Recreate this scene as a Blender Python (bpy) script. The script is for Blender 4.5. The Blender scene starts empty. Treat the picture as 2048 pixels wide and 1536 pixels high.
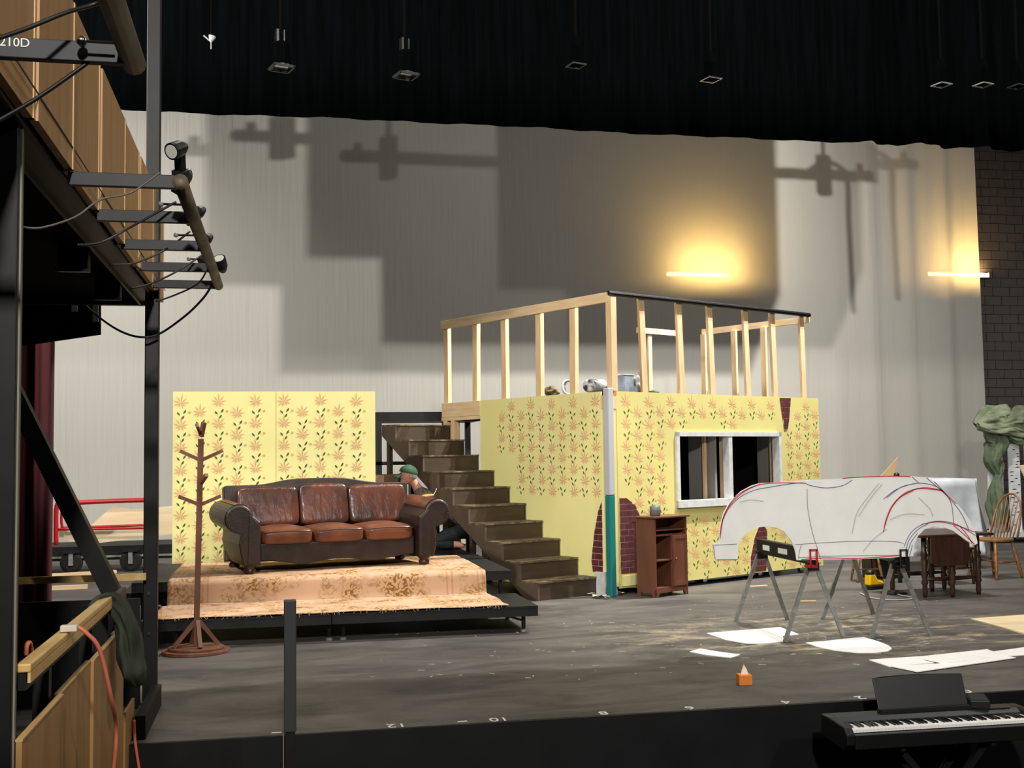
import bpy, bmesh, math, random
import numpy as np
from mathutils import Vector, Matrix
random.seed(7)
S = bpy.context.scene
COL = S.collection

# ------------------------------------------------------------------ camera
F = 2300.0; CH = 1.65
YAW = math.radians(11.7); PIT = math.radians(3.6); ROL = math.radians(0.75)
fw = Vector((math.sin(YAW)*math.cos(PIT), math.cos(YAW)*math.cos(PIT), math.sin(PIT)))
r0 = Vector((math.cos(YAW), -math.sin(YAW), 0)); u0 = r0.cross(fw)
RT = r0*math.cos(ROL) - u0*math.sin(ROL); UP = u0*math.cos(ROL) + r0*math.sin(ROL)
CP = Vector((0, 0, CH))
cd = bpy.data.cameras.new('camera'); cam = bpy.data.objects.new('camera', cd); COL.objects.link(cam)
cd.sensor_width = 36; cd.lens = 36*F/2048; cd.clip_end = 200; cd.clip_start = 0.05
cam.matrix_world = Matrix(((RT.x, UP.x, -fw.x, CP.x), (RT.y, UP.y, -fw.y, CP.y), (RT.z, UP.z, -fw.z, CP.z), (0, 0, 0, 1)))
S.camera = cam

def P(px, py, z=None, y=None, x=None):
    "point of the place seen at a photo pixel, on a plane z=, y= or x="
    d = fw*F + RT*(px-1024) + UP*(768-py)
    if z is not None: t = (z-CH)/d.z
    elif y is not None: t = y/d.y
    else: t = x/d.x
    return CP + d*t

# ------------------------------------------------------------------ world, view, lights
w = bpy.data.worlds.new('world'); S.world = w; w.use_nodes = True
w.node_tree.nodes['Background'].inputs[0].default_value = (0.9, 0.95, 1, 1)
w.node_tree.nodes['Background'].inputs[1].default_value = 0.02
S.view_settings.view_transform = 'Standard'; S.view_settings.look = 'None'
S.view_settings.gamma = 1; S.view_settings.exposure = 0.0; S.view_settings.use_curve_mapping = False

YC = 21.5                      # plane of the cyclorama
def lamp(kind, name, loc, power, color=(1, 1, 1), size=0.1, to=None, angle=None, sy=None, blend=0.3):
    l = bpy.data.lights.new(name, kind); l.energy = power; l.color = color
    if kind == 'AREA':
        l.shape = 'RECTANGLE'; l.size = size; l.size_y = sy or size
    else: l.shadow_soft_size = size
    if kind == 'SPOT': l.spot_size = math.radians(angle); l.spot_blend = blend
    o = bpy.data.objects.new(name, l); COL.objects.link(o); o.location = loc
    if to is not None: o.rotation_euler = (Vector(to)-Vector(loc)).to_track_quat('-Z', 'Y').to_euler()
    return o
# three work lights hang over the stage behind the masking border
LY = 13.0; KD = (YC-LY)/3.0; KP = 2.0
DY = 16.0; PY_ = LY+(YC-LY)/KP
sA = P(410, 420, y=YC).x; sB = P(615, 420, y=YC).x; sC = P(995, 420, y=YC).x
lA = 8.2; lB = lA-(sB-sA)/(KD-1); lC = lB-(sC-sB)/(KD-1)*1.0
cloth_l = (sA+lA*(KD-1))/KD
cloth_r = (P(1555, 420, y=YC).x+lA*(KD-1))/KD
step_l = (P(560, 650, y=YC).x+lA*(KD-1))/KD
LZ = {'A': 9.3, 'B': 9.0, 'C': 9.3}
WL = (1, .97, .92)
WORK = [(lA, LY, LZ['A']), (lB, LY, LZ['B']), (lC, LY, LZ['C'])]
for (p, e, tx) in zip(WORK, (5800, 2500, 480), (-2.0, 2.0, WORK[2][0])):
    lamp('SPOT', 'work_or_fill_beam', p, e, WL, 0.05, to=(tx, YC, 3.0), angle=160, blend=.7)
# far work lights at both wings, then an added fill lamp mid-stage
lamp('SPOT', 'work_or_fill_beam', (-5.5, 15.5, 8.6), 3000, WL, 0.3, to=(-5.0, YC, 3.6), angle=92, blend=1)
lamp('SPOT', 'work_or_fill_beam', (18.6, 14.6, 4.3), 800, WL, 0.12, to=(13.5, YC, 4.2), angle=100, blend=.8)
lamp('SPOT', 'work_or_fill_beam', (5.5, 13.2, 6.1), 420, WL, 0.5, to=(5.5, YC, 6.0), angle=150, blend=1)  # added fill, not a known lamp; brightens the cyclorama's dark centre
# house lights over the auditorium and front of the stage
for (x, y, z, e, tx) in ((.2, -4.5, 7.0, 1180, 3.0), (7.5, -3.0, 7.2, 230, 5.0)):
    lamp('AREA', 'house_light_panel', (x, y, z), e, (1, .96, .89), .5, to=(tx, 12, 1))
for (x, y, z, e, tx, ty) in ((-4.2, 7.4, 6.2, 560, 3.0, 14.0), (4.5, 8.6, 7.8, 190, 5.1, 10.8), (0.5, 8.6, 7.8, 130, 1.1, 10.8), (9.0, 8.6, 7.8, 170, 9.6, 10.8)):
    lamp('AREA', 'stage_light_panel', (x, y, z), e, (1, .95, .87), .45, to=(tx, ty, 0.5))

# ------------------------------------------------------------------ materials
def newmat(name):
    m = bpy.data.materials.new(name); m.use_nodes = True
    nt = m.node_tree; return m, nt, nt.nodes['Principled BSDF']
def lin(c):
    return tuple(((v/255)/12.92 if v/255 <= .04045 else ((v/255+.055)/1.055)**2.4) for v in c) + (1,)
def mat(name, c, rough=.6, metal=0, c2=None, scale=5, stretch=(1, 1, 1), lo=.35, hi=.65, bump=0, bscale=None, detail=4, spec=.5, coat=0, bstretch=None):
    m, nt, b = newmat(name); N = nt.nodes; L = nt.links
    b.inputs['Base Color'].default_value = lin(c); b.inputs['Roughness'].default_value = rough
    b.inputs['Metallic'].default_value = metal; b.inputs['Specular IOR Level'].default_value = spec
    b.inputs['Coat Weight'].default_value = coat
    if c2 or bump:
        tc = N.new('ShaderNodeTexCoord'); mp = N.new('ShaderNodeMapping'); mp.inputs['Scale'].default_value = stretch
        L.new(tc.outputs['Object'], mp.inputs[0])
    if c2:
        n = N.new('ShaderNodeTexNoise'); n.inputs['Scale'].default_value = scale; n.inputs['Detail'].default_value = detail
        r = N.new('ShaderNodeValToRGB'); r.color_ramp.elements[0].position = lo; r.color_ramp.elements[1].position = hi
        r.color_ramp.elements[0].color = lin(c); r.color_ramp.elements[1].color = lin(c2)
        L.new(mp.outputs[0], n.inputs[0]); L.new(n.outputs[0], r.inputs[0]); L.new(r.outputs[0], b.inputs['Base Color'])
    if bump:
        n2 = N.new('ShaderNodeTexNoise'); n2.inputs['Scale'].default_value = bscale or scale; n2.inputs['Detail'].default_value = 3
        bm = N.new('ShaderNodeBump'); bm.inputs['Strength'].default_value = bump; bm.inputs['Distance'].default_value = .01
        if bstretch:
            mp2 = N.new('ShaderNodeMapping'); mp2.inputs['Scale'].default_value = bstretch; L.new(tc.outputs['Object'], mp2.inputs[0]); L.new(mp2.outputs[0], n2.inputs[0])
        else: L.new(mp.outputs[0], n2.inputs[0])
        L.new(n2.outputs[0], bm.inputs['Height']); L.new(bm.outputs[0], b.inputs['Normal'])
    return m
def glow(name, c, s):
    m, nt, b = newmat(name); b.inputs['Emission Color'].default_value = lin(c); b.inputs['Emission Strength'].default_value = s
    b.inputs['Base Color'].default_value = (0, 0, 0, 1); return m

BLACK = mat('black_paint', (20, 21, 22), .6, c2=(30, 31, 32), scale=8)
BLACKW = mat('black_masonite', (13, 14, 16), .55, c2=(20, 21, 23), scale=3, spec=.3)
VOID = mat('flat_black_wall', (6, 6, 6), .9, spec=.03)
VELVET = mat('black_velour', (2, 3, 3), .95, spec=.01, c2=(4, 6, 7), scale=3, stretch=(6, 1, .3))
STEEL = mat('black_steel', (8, 8, 9), .5, c2=(17, 17, 18), scale=6, metal=.2)
ARM = mat('worn_grey_steel', (27, 29, 31), .55, c2=(36, 38, 41), scale=9, stretch=(.4, 1, 1), metal=.25)
RUST = mat('rusty_pipe', (66, 54, 42), .6, c2=(116, 104, 84), scale=14, stretch=(1, .3, 1), bump=.3)
EDGE = mat('grey_edge_steel', (120, 118, 104), .6)
OAK = mat('varnished_board', (160, 120, 72), .5, c2=(178, 136, 86), scale=4, stretch=(1, 3, .25))
OAKE = mat('varnished_edge', (190, 152, 96), .5)
HAND = mat('handrail_wood', (196, 154, 88), .4, c2=(226, 190, 126), scale=9, stretch=(1, .2, 1))
PINE = mat('pine_lumber', (236, 206, 164), .65, c2=(214, 174, 126), scale=9, stretch=(2.5, 2.5, .35), lo=.3, hi=.75)
PINEH = mat('pine_lumber_flat', (238, 212, 170), .65, c2=(220, 184, 138), scale=7, stretch=(.4, .4, 3), lo=.3, hi=.75)
PLY = mat('plywood_sheet', (240, 222, 186), .6, c2=(226, 200, 156), scale=3, stretch=(.4, 3, 3), lo=.35, hi=.7)
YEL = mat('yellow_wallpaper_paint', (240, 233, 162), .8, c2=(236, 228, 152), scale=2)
YEL_SHADE = mat('yellow_wallpaper_shaded', (216, 206, 132), .8, c2=(208, 197, 122), scale=1.5)  # same wallpaper, darkened to paint in the right wall's weaker light
STAR = mat('pink_stencil', (218, 172, 122), .8)
LEAF = mat('green_stencil', (70, 92, 34), .8)
BUD = mat('tan_stencil', (204, 172, 88), .8)
STAIR = mat('brown_stair_paint', (56, 43, 30), .55, c2=(66, 52, 36), scale=5, stretch=(.5, 3, 3))
STAIRT = mat('scuffed_tread', (78, 64, 46), .6, c2=(150, 134, 106), scale=12, lo=.45, hi=.8)
STRG = mat('brown_stringer_paint', (78, 64, 52), .6, c2=(88, 74, 60), scale=4)
LTH = mat('dark_leather', (32, 21, 17), .42, c2=(46, 33, 27), scale=6, bump=.25, bscale=30)
CUSH = mat('brown_leather', (88, 46, 32), .27, c2=(50, 31, 25), scale=3.2, lo=.36, hi=.66, bump=1.0, bscale=8, bstretch=(1.6, 1, .7))
SEATL = mat('tan_leather', (112, 62, 38), .34, c2=(80, 46, 32), scale=4, bump=.6, bscale=10)
NAIL = mat('nailhead', (84, 64, 48), .4, metal=.6)
COAT = mat('brown_coat_stand', (116, 74, 54), .5, c2=(96, 60, 44), scale=4, stretch=(3, 3, .3))
CAB = mat('brown_cabinet_paint', (112, 68, 48), .5, c2=(98, 58, 42), scale=3, stretch=(2, 2, .4))
REDP = mat('red_tube_paint', (176, 20, 30), .35)
REDV = mat('red_velvet', (70, 4, 13), .9, c2=(40, 2, 8), scale=3, stretch=(5, 1, .2))
WHT = mat('white_foam_board', (247, 247, 244), .6, c2=(241, 241, 238), scale=5)
WPNT = mat('white_window_paint', (214, 216, 214), .5, c2=(196, 199, 198), scale=12, stretch=(1, 1, 1))
GREYP = mat('grey_painted_wood', (138, 136, 132), .6)
TEAL = mat('teal_paint', (20, 112, 112), .5)
BRK = mat('dark_red_brick', (92, 36, 40), .75, c2=(76, 26, 32), scale=9)
MORT = mat('pale_mortar', (214, 178, 176), .8)
ALU = mat('galvanised_leg', (150, 152, 146), .4, metal=.25, c2=(126, 128, 122), scale=20)
CHROME = mat('chrome', (220, 220, 215), .2, metal=1)
PLAS = mat('black_plastic', (12, 13, 13), .42, c2=(15, 16, 16), scale=5)
PLASG = mat('dark_grey_plastic', (32, 35, 37), .45)
KEYW = mat('white_key', (240, 240, 236), .3)
KEYB = mat('black_key', (12, 12, 13), .3)
YTOOL = mat('yellow_tool_plastic', (244, 190, 20), .4)
DKW = mat('dark_walnut', (46, 28, 22), .35, c2=(62, 38, 28), scale=7, stretch=(3, 3, .4))
CHO = mat('golden_oak', (112, 76, 43), .35, c2=(138, 99, 60), scale=10, stretch=(3, 3, .4))
CLOTH = mat('silver_white_tablecloth', (196, 202, 206), .35, c2=(178, 186, 192), scale=5, bump=.5, bscale=9)
GRN = mat('green_crumpled_fabric', (158, 166, 136), .7, c2=(108, 120, 92), scale=5, bump=1, bscale=7)
GRND = mat('dark_green_fabric', (84, 98, 74), .75, c2=(110, 124, 96), scale=6, bump=1, bscale=9)
BIRCH = mat('birch_white', (226, 228, 230), .7, c2=(206, 208, 212), scale=4, stretch=(1, 1, 4))
CAPG = mat('green_cap_cotton', (58, 98, 74), .8)
SKIN = mat('skin', (222, 160, 136), .5)
SHIRT = mat('grey_striped_shirt', (150, 136, 124), .8, c2=(92, 78, 70), scale=16, stretch=(4, 1, .2))
PANTS = mat('dark_green_trousers', (22, 34, 32), .85, c2=(30, 44, 40), scale=10, bump=.3)
HAIR = mat('greying_hair', (170, 160, 150), .8)
JACK = mat('olive_jacket_cloth', (58, 64, 50), .85, c2=(44, 48, 40), scale=8, bump=.5)
ORC = mat('orange_cable_rubber', (206, 110, 84), .5)
BLC = mat('black_cable_rubber', (16, 16, 16), .5)
GRYC = mat('grey_cable_rubber', (92, 88, 84), .5)
CARD = mat('tan_cardboard', (206, 174, 126), .8)
ORG = mat('orange_tissue_box', (226, 132, 48), .6)
TISS = mat('tissue_paper', (244, 222, 204), .8)
CHALK = mat('white_chalk', (214, 214, 208), .9)
REDM = mat('red_marker', (196, 60, 66), .8); BLUM = mat('blue_marker', (78, 78, 140), .8)
GRYM = mat('grey_pencil', (120, 120, 128), .8); LGM = mat('faint_pencil', (196, 196, 196), .8)
JAR = mat('grey_glaze', (98, 104, 100), .4); PAPER = mat('torn_paper', (214, 210, 190), .8)
TARP = mat('white_black_bag', (206, 208, 208), .5, c2=(60, 60, 62), scale=7, lo=.5, hi=.58)
TARP2 = mat('pale_blue_paint_tin', (172, 182, 196), .4, c2=(120, 134, 150), scale=8)
TANB = mat('tan_rag', (150, 130, 96), .8, c2=(50, 44, 34), scale=14)
TUBE = glow('warm_tube_glow', (255, 216, 138), 230)
BLOCKM = mat('brown_block_paint', (54, 44, 39), .6, c2=(46, 38, 34), scale=6, bump=.4, bscale=40)
MORTD = mat('dark_mortar', (40, 33, 30), .8)
RUGM = None

def rug_material():
    m, nt, b = newmat('faded_floral_rug'); N = nt.nodes; L = nt.links
    b.inputs['Roughness'].default_value = .95; b.inputs['Specular IOR Level'].default_value = .1
    tc = N.new('ShaderNodeTexCoord'); sp = N.new('ShaderNodeSeparateXYZ'); L.new(tc.outputs['UV'], sp.inputs[0])
    n1 = N.new('ShaderNodeTexNoise'); n1.inputs['Scale'].default_value = 9; n1.inputs['Detail'].default_value = 5; L.new(tc.outputs['UV'], n1.inputs[0])
    v = N.new('ShaderNodeTexVoronoi'); v.inputs['Scale'].default_value = 13; v.feature = 'DISTANCE_TO_EDGE'
    mx = N.new('ShaderNodeMix'); mx.data_type = 'VECTOR'; mx.inputs[0].default_value = .09
    L.new(tc.outputs['UV'], mx.inputs[4]); L.new(n1.outputs['Color'], mx.inputs[5]); L.new(mx.outputs[1], v.inputs[0])
    r = N.new('ShaderNodeValToRGB'); e = r.color_ramp.elements; e[0].position = .49; e[0].color = lin((186, 152, 114)); e[1].position = .56; e[1].color = lin((126, 92, 54))
    n3 = N.new('ShaderNodeTexNoise'); n3.inputs['Scale'].default_value = 17; n3.inputs['Detail'].default_value = 1.5; n3.inputs['Distortion'].default_value = 1.6; L.new(tc.outputs['UV'], n3.inputs[0]); L.new(n3.outputs[0], r.inputs[0])
    n2 = N.new('ShaderNodeTexNoise'); n2.inputs['Scale'].default_value = 3.2; n2.inputs['Detail'].default_value = 6; L.new(tc.outputs['UV'], n2.inputs[0])
    r2 = N.new('ShaderNodeValToRGB'); e = r2.color_ramp.elements; e[0].position = .42; e[0].color = (0, 0, 0, 1); e[1].position = .6; e[1].color = (1, 1, 1, 1)
    L.new(n2.outputs[0], r2.inputs[0])
    base = N.new('ShaderNodeMix'); base.data_type = 'RGBA'; base.inputs[6].default_value = lin((190, 156, 128))
    L.new(r2.outputs[0], base.inputs[0]); L.new(r.outputs[0], base.inputs[7])
    # stripes in the border bands: u < .32 (left end)
    wv = N.new('ShaderNodeMath'); wv.operation = 'SINE'; mu = N.new('ShaderNodeMath'); mu.operation = 'MULTIPLY'; mu.inputs[1].default_value = 120
    L.new(sp.outputs[0], mu.inputs[0]); L.new(mu.outputs[0], wv.inputs[0])
    g1 = N.new('ShaderNodeMath'); g1.operation = 'GREATER_THAN'; g1.inputs[1].default_value = .55; L.new(wv.outputs[0], g1.inputs[0])
    wv2 = N.new('ShaderNodeMath'); wv2.operation = 'SINE'; mu2 = N.new('ShaderNodeMath'); mu2.operation = 'MULTIPLY'; mu2.inputs[1].default_value = 21
    L.new(sp.outputs[0], mu2.inputs[0]); L.new(mu2.outputs[0], wv2.inputs[0])
    g2 = N.new('ShaderNodeMath'); g2.operation = 'GREATER_THAN'; g2.inputs[1].default_value = .6; L.new(wv2.outputs[0], g2.inputs[0])
    ed = N.new('ShaderNodeMath'); ed.operation = 'SUBTRACT'; ed.inputs[1].default_value = 1.55; L.new(sp.outputs[0], ed.inputs[0])
    ab = N.new('ShaderNodeMath'); ab.operation = 'ABSOLUTE'; L.new(ed.outputs[0], ab.inputs[0])
    g3 = N.new('ShaderNodeMath'); g3.operation = 'GREATER_THAN'; g3.inputs[1].default_value = 1.08; L.new(ab.outputs[0], g3.inputs[0])
    a1 = N.new('ShaderNodeMath'); a1.operation = 'MULTIPLY'; L.new(g1.outputs[0], a1.inputs[0]); L.new(g2.outputs[0], a1.inputs[1])
    a2 = N.new('ShaderNodeMath'); a2.operation = 'MULTIPLY'; L.new(a1.outputs[0], a2.inputs[0]); L.new(g3.outputs[0], a2.inputs[1])
    a3 = N.new('ShaderNodeMath'); a3.operation = 'MULTIPLY'; a3.inputs[1].default_value = .45; L.new(a2.outputs[0], a3.inputs[0])
    m2 = N.new('ShaderNodeMix'); m2.data_type = 'RGBA'; m2.inputs[7].default_value = lin((158, 112, 76))
    L.new(a3.outputs[0], m2.inputs[0]); L.new(base.outputs[2], m2.inputs[6]); L.new(m2.outputs[2], b.inputs['Base Color'])
    return m
RUGM = rug_material()

def floor_material():
    m, nt, b = newmat('scuffed_stage_floor'); N = nt.nodes; L = nt.links
    tc = N.new('ShaderNodeTexCoord')
    mp = N.new('ShaderNodeMapping'); mp.inputs['Scale'].default_value = (.55, 1.3, 1); L.new(tc.outputs['Object'], mp.inputs[0])
    n1 = N.new('ShaderNodeTexNoise'); n1.inputs['Scale'].default_value = 1.6; n1.inputs['Detail'].default_value = 9; n1.inputs['Roughness'].default_value = .68; n1.inputs['Distortion'].default_value = .6; L.new(mp.outputs[0], n1.inputs[0])
    r1 = N.new('ShaderNodeValToRGB'); e = r1.color_ramp.elements; e[0].position = .32; e[0].color = lin((51, 50, 49)); e[1].position = .72; e[1].color = lin((108, 103, 98))
    L.new(n1.outputs[0], r1.inputs[0])
    # sawdust lying round the sawhorses
    mp2 = N.new('ShaderNodeMapping'); mp2.inputs['Location'].default_value = (-5.0, -9.9, 0); L.new(tc.outputs['Object'], mp2.inputs[0])
    mp3 = N.new('ShaderNodeMapping'); mp3.inputs['Scale'].default_value = (.38, .62, 1); L.new(mp2.outputs[0], mp3.inputs[0])
    g = N.new('ShaderNodeTexGradient'); g.gradient_type = 'SPHERICAL'; L.new(mp3.outputs[0], g.inputs[0])
    n2 = N.new('ShaderNodeTexNoise'); n2.inputs['Scale'].default_value = 3.0; n2.inputs['Detail'].default_value = 10; n2.inputs['Roughness'].default_value = .8; n2.inputs['Distortion'].default_value = .5; L.new(mp.outputs[0], n2.inputs[0])
    r2 = N.new('ShaderNodeValToRGB'); e = r2.color_ramp.elements; e[0].position = .5; e[0].color = (0, 0, 0, 1); e[1].position = .66; e[1].color = (1, 1, 1, 1); L.new(n2.outputs[0], r2.inputs[0])
    rg = N.new('ShaderNodeValToRGB'); e = rg.color_ramp.elements; e[0].position = 0; e[0].color = (0, 0, 0, 1); e[1].position = .45; e[1].color = (1, 1, 1, 1); L.new(g.outputs[0], rg.inputs[0])
    mu = N.new('ShaderNodeMath'); mu.operation = 'MULTIPLY'; L.new(rg.outputs[0], mu.inputs[0]); L.new(r2.outputs[0], mu.inputs[1])
    mx = N.new('ShaderNodeMix'); mx.data_type = 'RGBA'; mx.inputs[7].default_value = lin((190, 176, 146)); L.new(mu.outputs[0], mx.inputs[0]); L.new(r1.outputs[0], mx.inputs[6])
    # fine scratches
    mp4 = N.new('ShaderNodeMapping'); mp4.inputs['Scale'].default_value = (1.2, 9, 1); mp4.inputs['Rotation'].default_value = (0, 0, .25); L.new(tc.outputs['Object'], mp4.inputs[0])
    n3 = N.new('ShaderNodeTexNoise'); n3.inputs['Scale'].default_value = 5; n3.inputs['Detail'].default_value = 8; L.new(mp4.outputs[0], n3.inputs[0])
    r3 = N.new('ShaderNodeValToRGB'); e = r3.color_ramp.elements; e[0].position = .62; e[0].color = (0, 0, 0, 1); e[1].position = .82; e[1].color = (.8, .8, .8, 1); L.new(n3.outputs[0], r3.inputs[0])
    m2 = N.new('ShaderNodeMix'); m2.data_type = 'RGBA'; m2.inputs[7].default_value = lin((132, 130, 124)); L.new(r3.outputs[0], m2.inputs[0]); L.new(mx.outputs[2], m2.inputs[6])
    L.new(m2.outputs[2], b.inputs['Base Color']); b.inputs['Roughness'].default_value = .55; b.inputs['Specular IOR Level'].default_value = .35
    bm = N.new('ShaderNodeBump'); bm.inputs['Strength'].default_value = .25; bm.inputs['Distance'].default_value = .004; L.new(n1.outputs[0], bm.inputs['Height']); L.new(bm.outputs[0], b.inputs['Normal'])
    return m

def cyc_material():
    m, nt, b = newmat('grey_scrim_cloth'); N = nt.nodes; L = nt.links; out = N['Material Output']
    N.remove(b)
    tc = N.new('ShaderNodeTexCoord'); mp = N.new('ShaderNodeMapping'); mp.inputs['Scale'].default_value = (9, 1, .5); L.new(tc.outputs['Object'], mp.inputs[0])
    n = N.new('ShaderNodeTexNoise'); n.inputs['Scale'].default_value = 1.4; n.inputs['Detail'].default_value = 4; L.new(mp.outputs[0], n.inputs[0])
    mpb = N.new('ShaderNodeMapping'); mpb.inputs['Scale'].default_value = (.25, 1, 5); L.new(tc.outputs['Object'], mpb.inputs[0])
    nb = N.new('ShaderNodeTexNoise'); nb.inputs['Scale'].default_value = 2; L.new(mpb.outputs[0], nb.inputs[0])
    ad = N.new('ShaderNodeMath'); ad.operation = 'ADD'; L.new(n.outputs[0], ad.inputs[0]); L.new(nb.outputs[0], ad.inputs[1])
    bm = N.new('ShaderNodeBump'); bm.inputs['Strength'].default_value = .3; bm.inputs['Distance'].default_value = .04; L.new(n.outputs[0], bm.inputs['Height'])
    d = N.new('ShaderNodeBsdfDiffuse'); d.inputs[0].default_value = lin((196, 193, 184)); L.new(bm.outputs[0], d.inputs['Normal'])
    t = N.new('ShaderNodeBsdfTranslucent'); t.inputs[0].default_value = lin((214, 204, 184))
    tr = N.new('ShaderNodeBsdfTransparent')
    m1 = N.new('ShaderNodeMixShader'); m1.inputs[0].default_value = .3; L.new(d.outputs[0], m1.inputs[1]); L.new(t.outputs[0], m1.inputs[2])
    m2 = N.new('ShaderNodeMixShader'); m2.inputs[0].default_value = .008; L.new(m1.outputs[0], m2.inputs[1]); L.new(tr.outputs[0], m2.inputs[2])
    L.new(m2.outputs[0], out.inputs[0]); return m

# ------------------------------------------------------------------ mesh helpers
class MB:
    def __init__(s): s.v = []; s.f = []; s.uv = None
    def add(s, vs, fs):
        o = len(s.v); s.v += [tuple(v) for v in vs]; s.f += [tuple(i+o for i in f) for f in fs]; return s
    def box(s, x0, x1, y0, y1, z0, z1, T=None):
        vs = [Vector((x, y, z)) for x in (x0, x1) for y in (y0, y1) for z in (z0, z1)]
        if T is not None: vs = [T @ v for v in vs]
        return s.add(vs, [(0, 1, 3, 2), (4, 6, 7, 5), (0, 4, 5, 1), (2, 3, 7, 6), (0, 2, 6, 4), (1, 5, 7, 3)])
    def beam(s, a, b, wx, wy, up=(0, 0, 1)):
        "square bar from a to b, wx across, wy along 'up'"
        a = Vector(a); b = Vector(b); d = (b-a).normalized(); up = Vector(up)
        if abs(d.dot(up)) > .98: up = Vector((0, 1, 0))
        r = d.cross(up).normalized(); q = r.cross(d).normalized()
        vs = [p + r*sx*wx/2 + q*sy*wy/2 for p in (a, b) for sx, sy in ((-1, -1), (1, -1), (1, 1), (-1, 1))]
        return s.add(vs, [(0, 1, 2, 3), (4, 7, 6, 5), (0, 4, 5, 1), (1, 5, 6, 2), (2, 6, 7, 3), (3, 7, 4, 0)])
    def tube(s, pts, r, n=8, caps=True):
        pts = [Vector(p) for p in pts]; rs = r if isinstance(r, (list, tuple)) else [r]*len(pts)
        o = len(s.v); ref = None
        for i, p in enumerate(pts):
            d = (pts[min(i+1, len(pts)-1)]-pts[max(i-1, 0)]).normalized()
            if ref is None: ref = Vector((0, 0, 1)) if abs(d.z) < .9 else Vector((1, 0, 0))
            a = d.cross(ref).normalized(); b = a.cross(d).normalized(); ref = b
            for k in range(n):
                t = 2*math.pi*k/n; s.v.append(tuple(p+(a*math.cos(t)+b*math.sin(t))*rs[i]))
        for i in range(len(pts)-1):
            for k in range(n):
                s.f.append((o+i*n+k, o+i*n+(k+1) % n, o+(i+1)*n+(k+1) % n, o+(i+1)*n+k))
        if caps:
            s.f.append(tuple(o+k for k in reversed(range(n)))); s.f.append(tuple(o+(len(pts)-1)*n+k for k in range(n)))
        return s
    def lathe(s, a, b, prof, n=12):
        "prof: (t 0..1 along a->b, radius)"
        a = Vector(a); b = Vector(b)
        return s.tube_fixed([a+(b-a)*t for t, _ in prof], [q for _, q in prof], (b-a).normalized(), n)
    def tube_fixed(s, pts, rs, d, n):
        ref = Vector((0, 0, 1)) if abs(d.z) < .9 else Vector((1, 0, 0)); a = d.cross(ref).normalized(); b = a.cross(d).normalized(); o = len(s.v)
        for p, r in zip(pts, rs):
            for k in range(n):
                t = 2*math.pi*k/n; s.v.append(tuple(p+(a*math.cos(t)+b*math.sin(t))*r))
        for i in range(len(pts)-1):
            for k in range(n): s.f.append((o+i*n+k, o+i*n+(k+1) % n, o+(i+1)*n+(k+1) % n, o+(i+1)*n+k))
        s.f.append(tuple(o+k for k in reversed(range(n)))); s.f.append(tuple(o+(len(pts)-1)*n+k for k in range(n)))
        return s
    def prism(s, pts, off):
        "polygon pts (3D) extruded by vector off"
        n = len(pts); off = Vector(off); vs = [Vector(p) for p in pts]; vs += [v+off for v in vs]
        return s.add(vs, [tuple(range(n)), tuple(reversed(range(n, 2*n)))] + [(i, i+n, (i+1) % n+n, (i+1) % n) for i in range(n)])
    def grid(s, fn, nu, nv, closed=False):
        o = len(s.v)
        for i in range(nu+1):
            for j in range(nv+1): s.v.append(tuple(fn(i/nu, j/nv)))
        for i in range(nu):
            for j in range(nv): s.f.append((o+i*(nv+1)+j, o+(i+1)*(nv+1)+j, o+(i+1)*(nv+1)+j+1, o+i*(nv+1)+j+1))
        return s
    def ball(s, c, r, nu=12, nv=8, T=None):
        c = Vector(c); r = Vector(r) if not isinstance(r, (int, float)) else Vector((r, r, r)); o = len(s.v)
        def pt(a, b):
            v = Vector((r.x*math.sin(b)*math.cos(a), r.y*math.sin(b)*math.sin(a), r.z*math.cos(b)))
            if T is not None: v = T @ v
            return c+v
        s.v.append(tuple(pt(0, 0)))
        for j in range(1, nv):
            for i in range(nu): s.v.append(tuple(pt(2*math.pi*i/nu, math.pi*j/nv)))
        s.v.append(tuple(pt(0, math.pi))); L_ = len(s.v)-1
        for i in range(nu):
            s.f.append((o, o+1+i, o+1+(i+1) % nu)); s.f.append((L_, o+1+(nv-2)*nu+(i+1) % nu, o+1+(nv-2)*nu+i))
            for j in range(nv-2):
                a = o+1+j*nu; s.f.append((a+i, a+nu+i, a+nu+(i+1) % nu, a+(i+1) % nu))
        return s
    def build(s, name, m, parent=None, smooth=False, bevel=0, solid=0, sub=0, seg=2):
        me = bpy.data.meshes.new(name); me.from_pydata(s.v, [], s.f); me.materials.append(m)
        bm = bmesh.new(); bm.from_mesh(me); bmesh.ops.recalc_face_normals(bm, faces=bm.faces); bm.to_mesh(me); bm.free()
        o = bpy.data.objects.new(name, me); COL.objects.link(o)
        if parent is not None: o.parent = parent
        if smooth:
            for p in me.polygons: p.use_smooth = True
        if solid:
            q = o.modifiers.new('solid', 'SOLIDIFY'); q.thickness = solid; q.offset = 0
        if bevel:
            q = o.modifiers.new('bevel', 'BEVEL'); q.width = bevel; q.segments = seg; q.limit_method = 'ANGLE'
        if sub:
            q = o.modifiers.new('sub', 'SUBSURF'); q.levels = sub; q.render_levels = sub
        return o
def tag(o, label=None, cat=None, group=None, kind=None):
    if label: o['label'] = label
    if cat: o['category'] = cat
    if group: o['group'] = group
    if kind: o['kind'] = kind
    return o
def thing(name, label, cat, loc=(0, 0, 0), rz=0, group=None):
    o = bpy.data.objects.new(name, None); COL.objects.link(o); o.location = loc; o.rotation_euler = (0, 0, rz); o.empty_display_size = .2
    return tag(o, label, cat, group)
def struct(o): o['kind'] = 'structure'; return o
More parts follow.
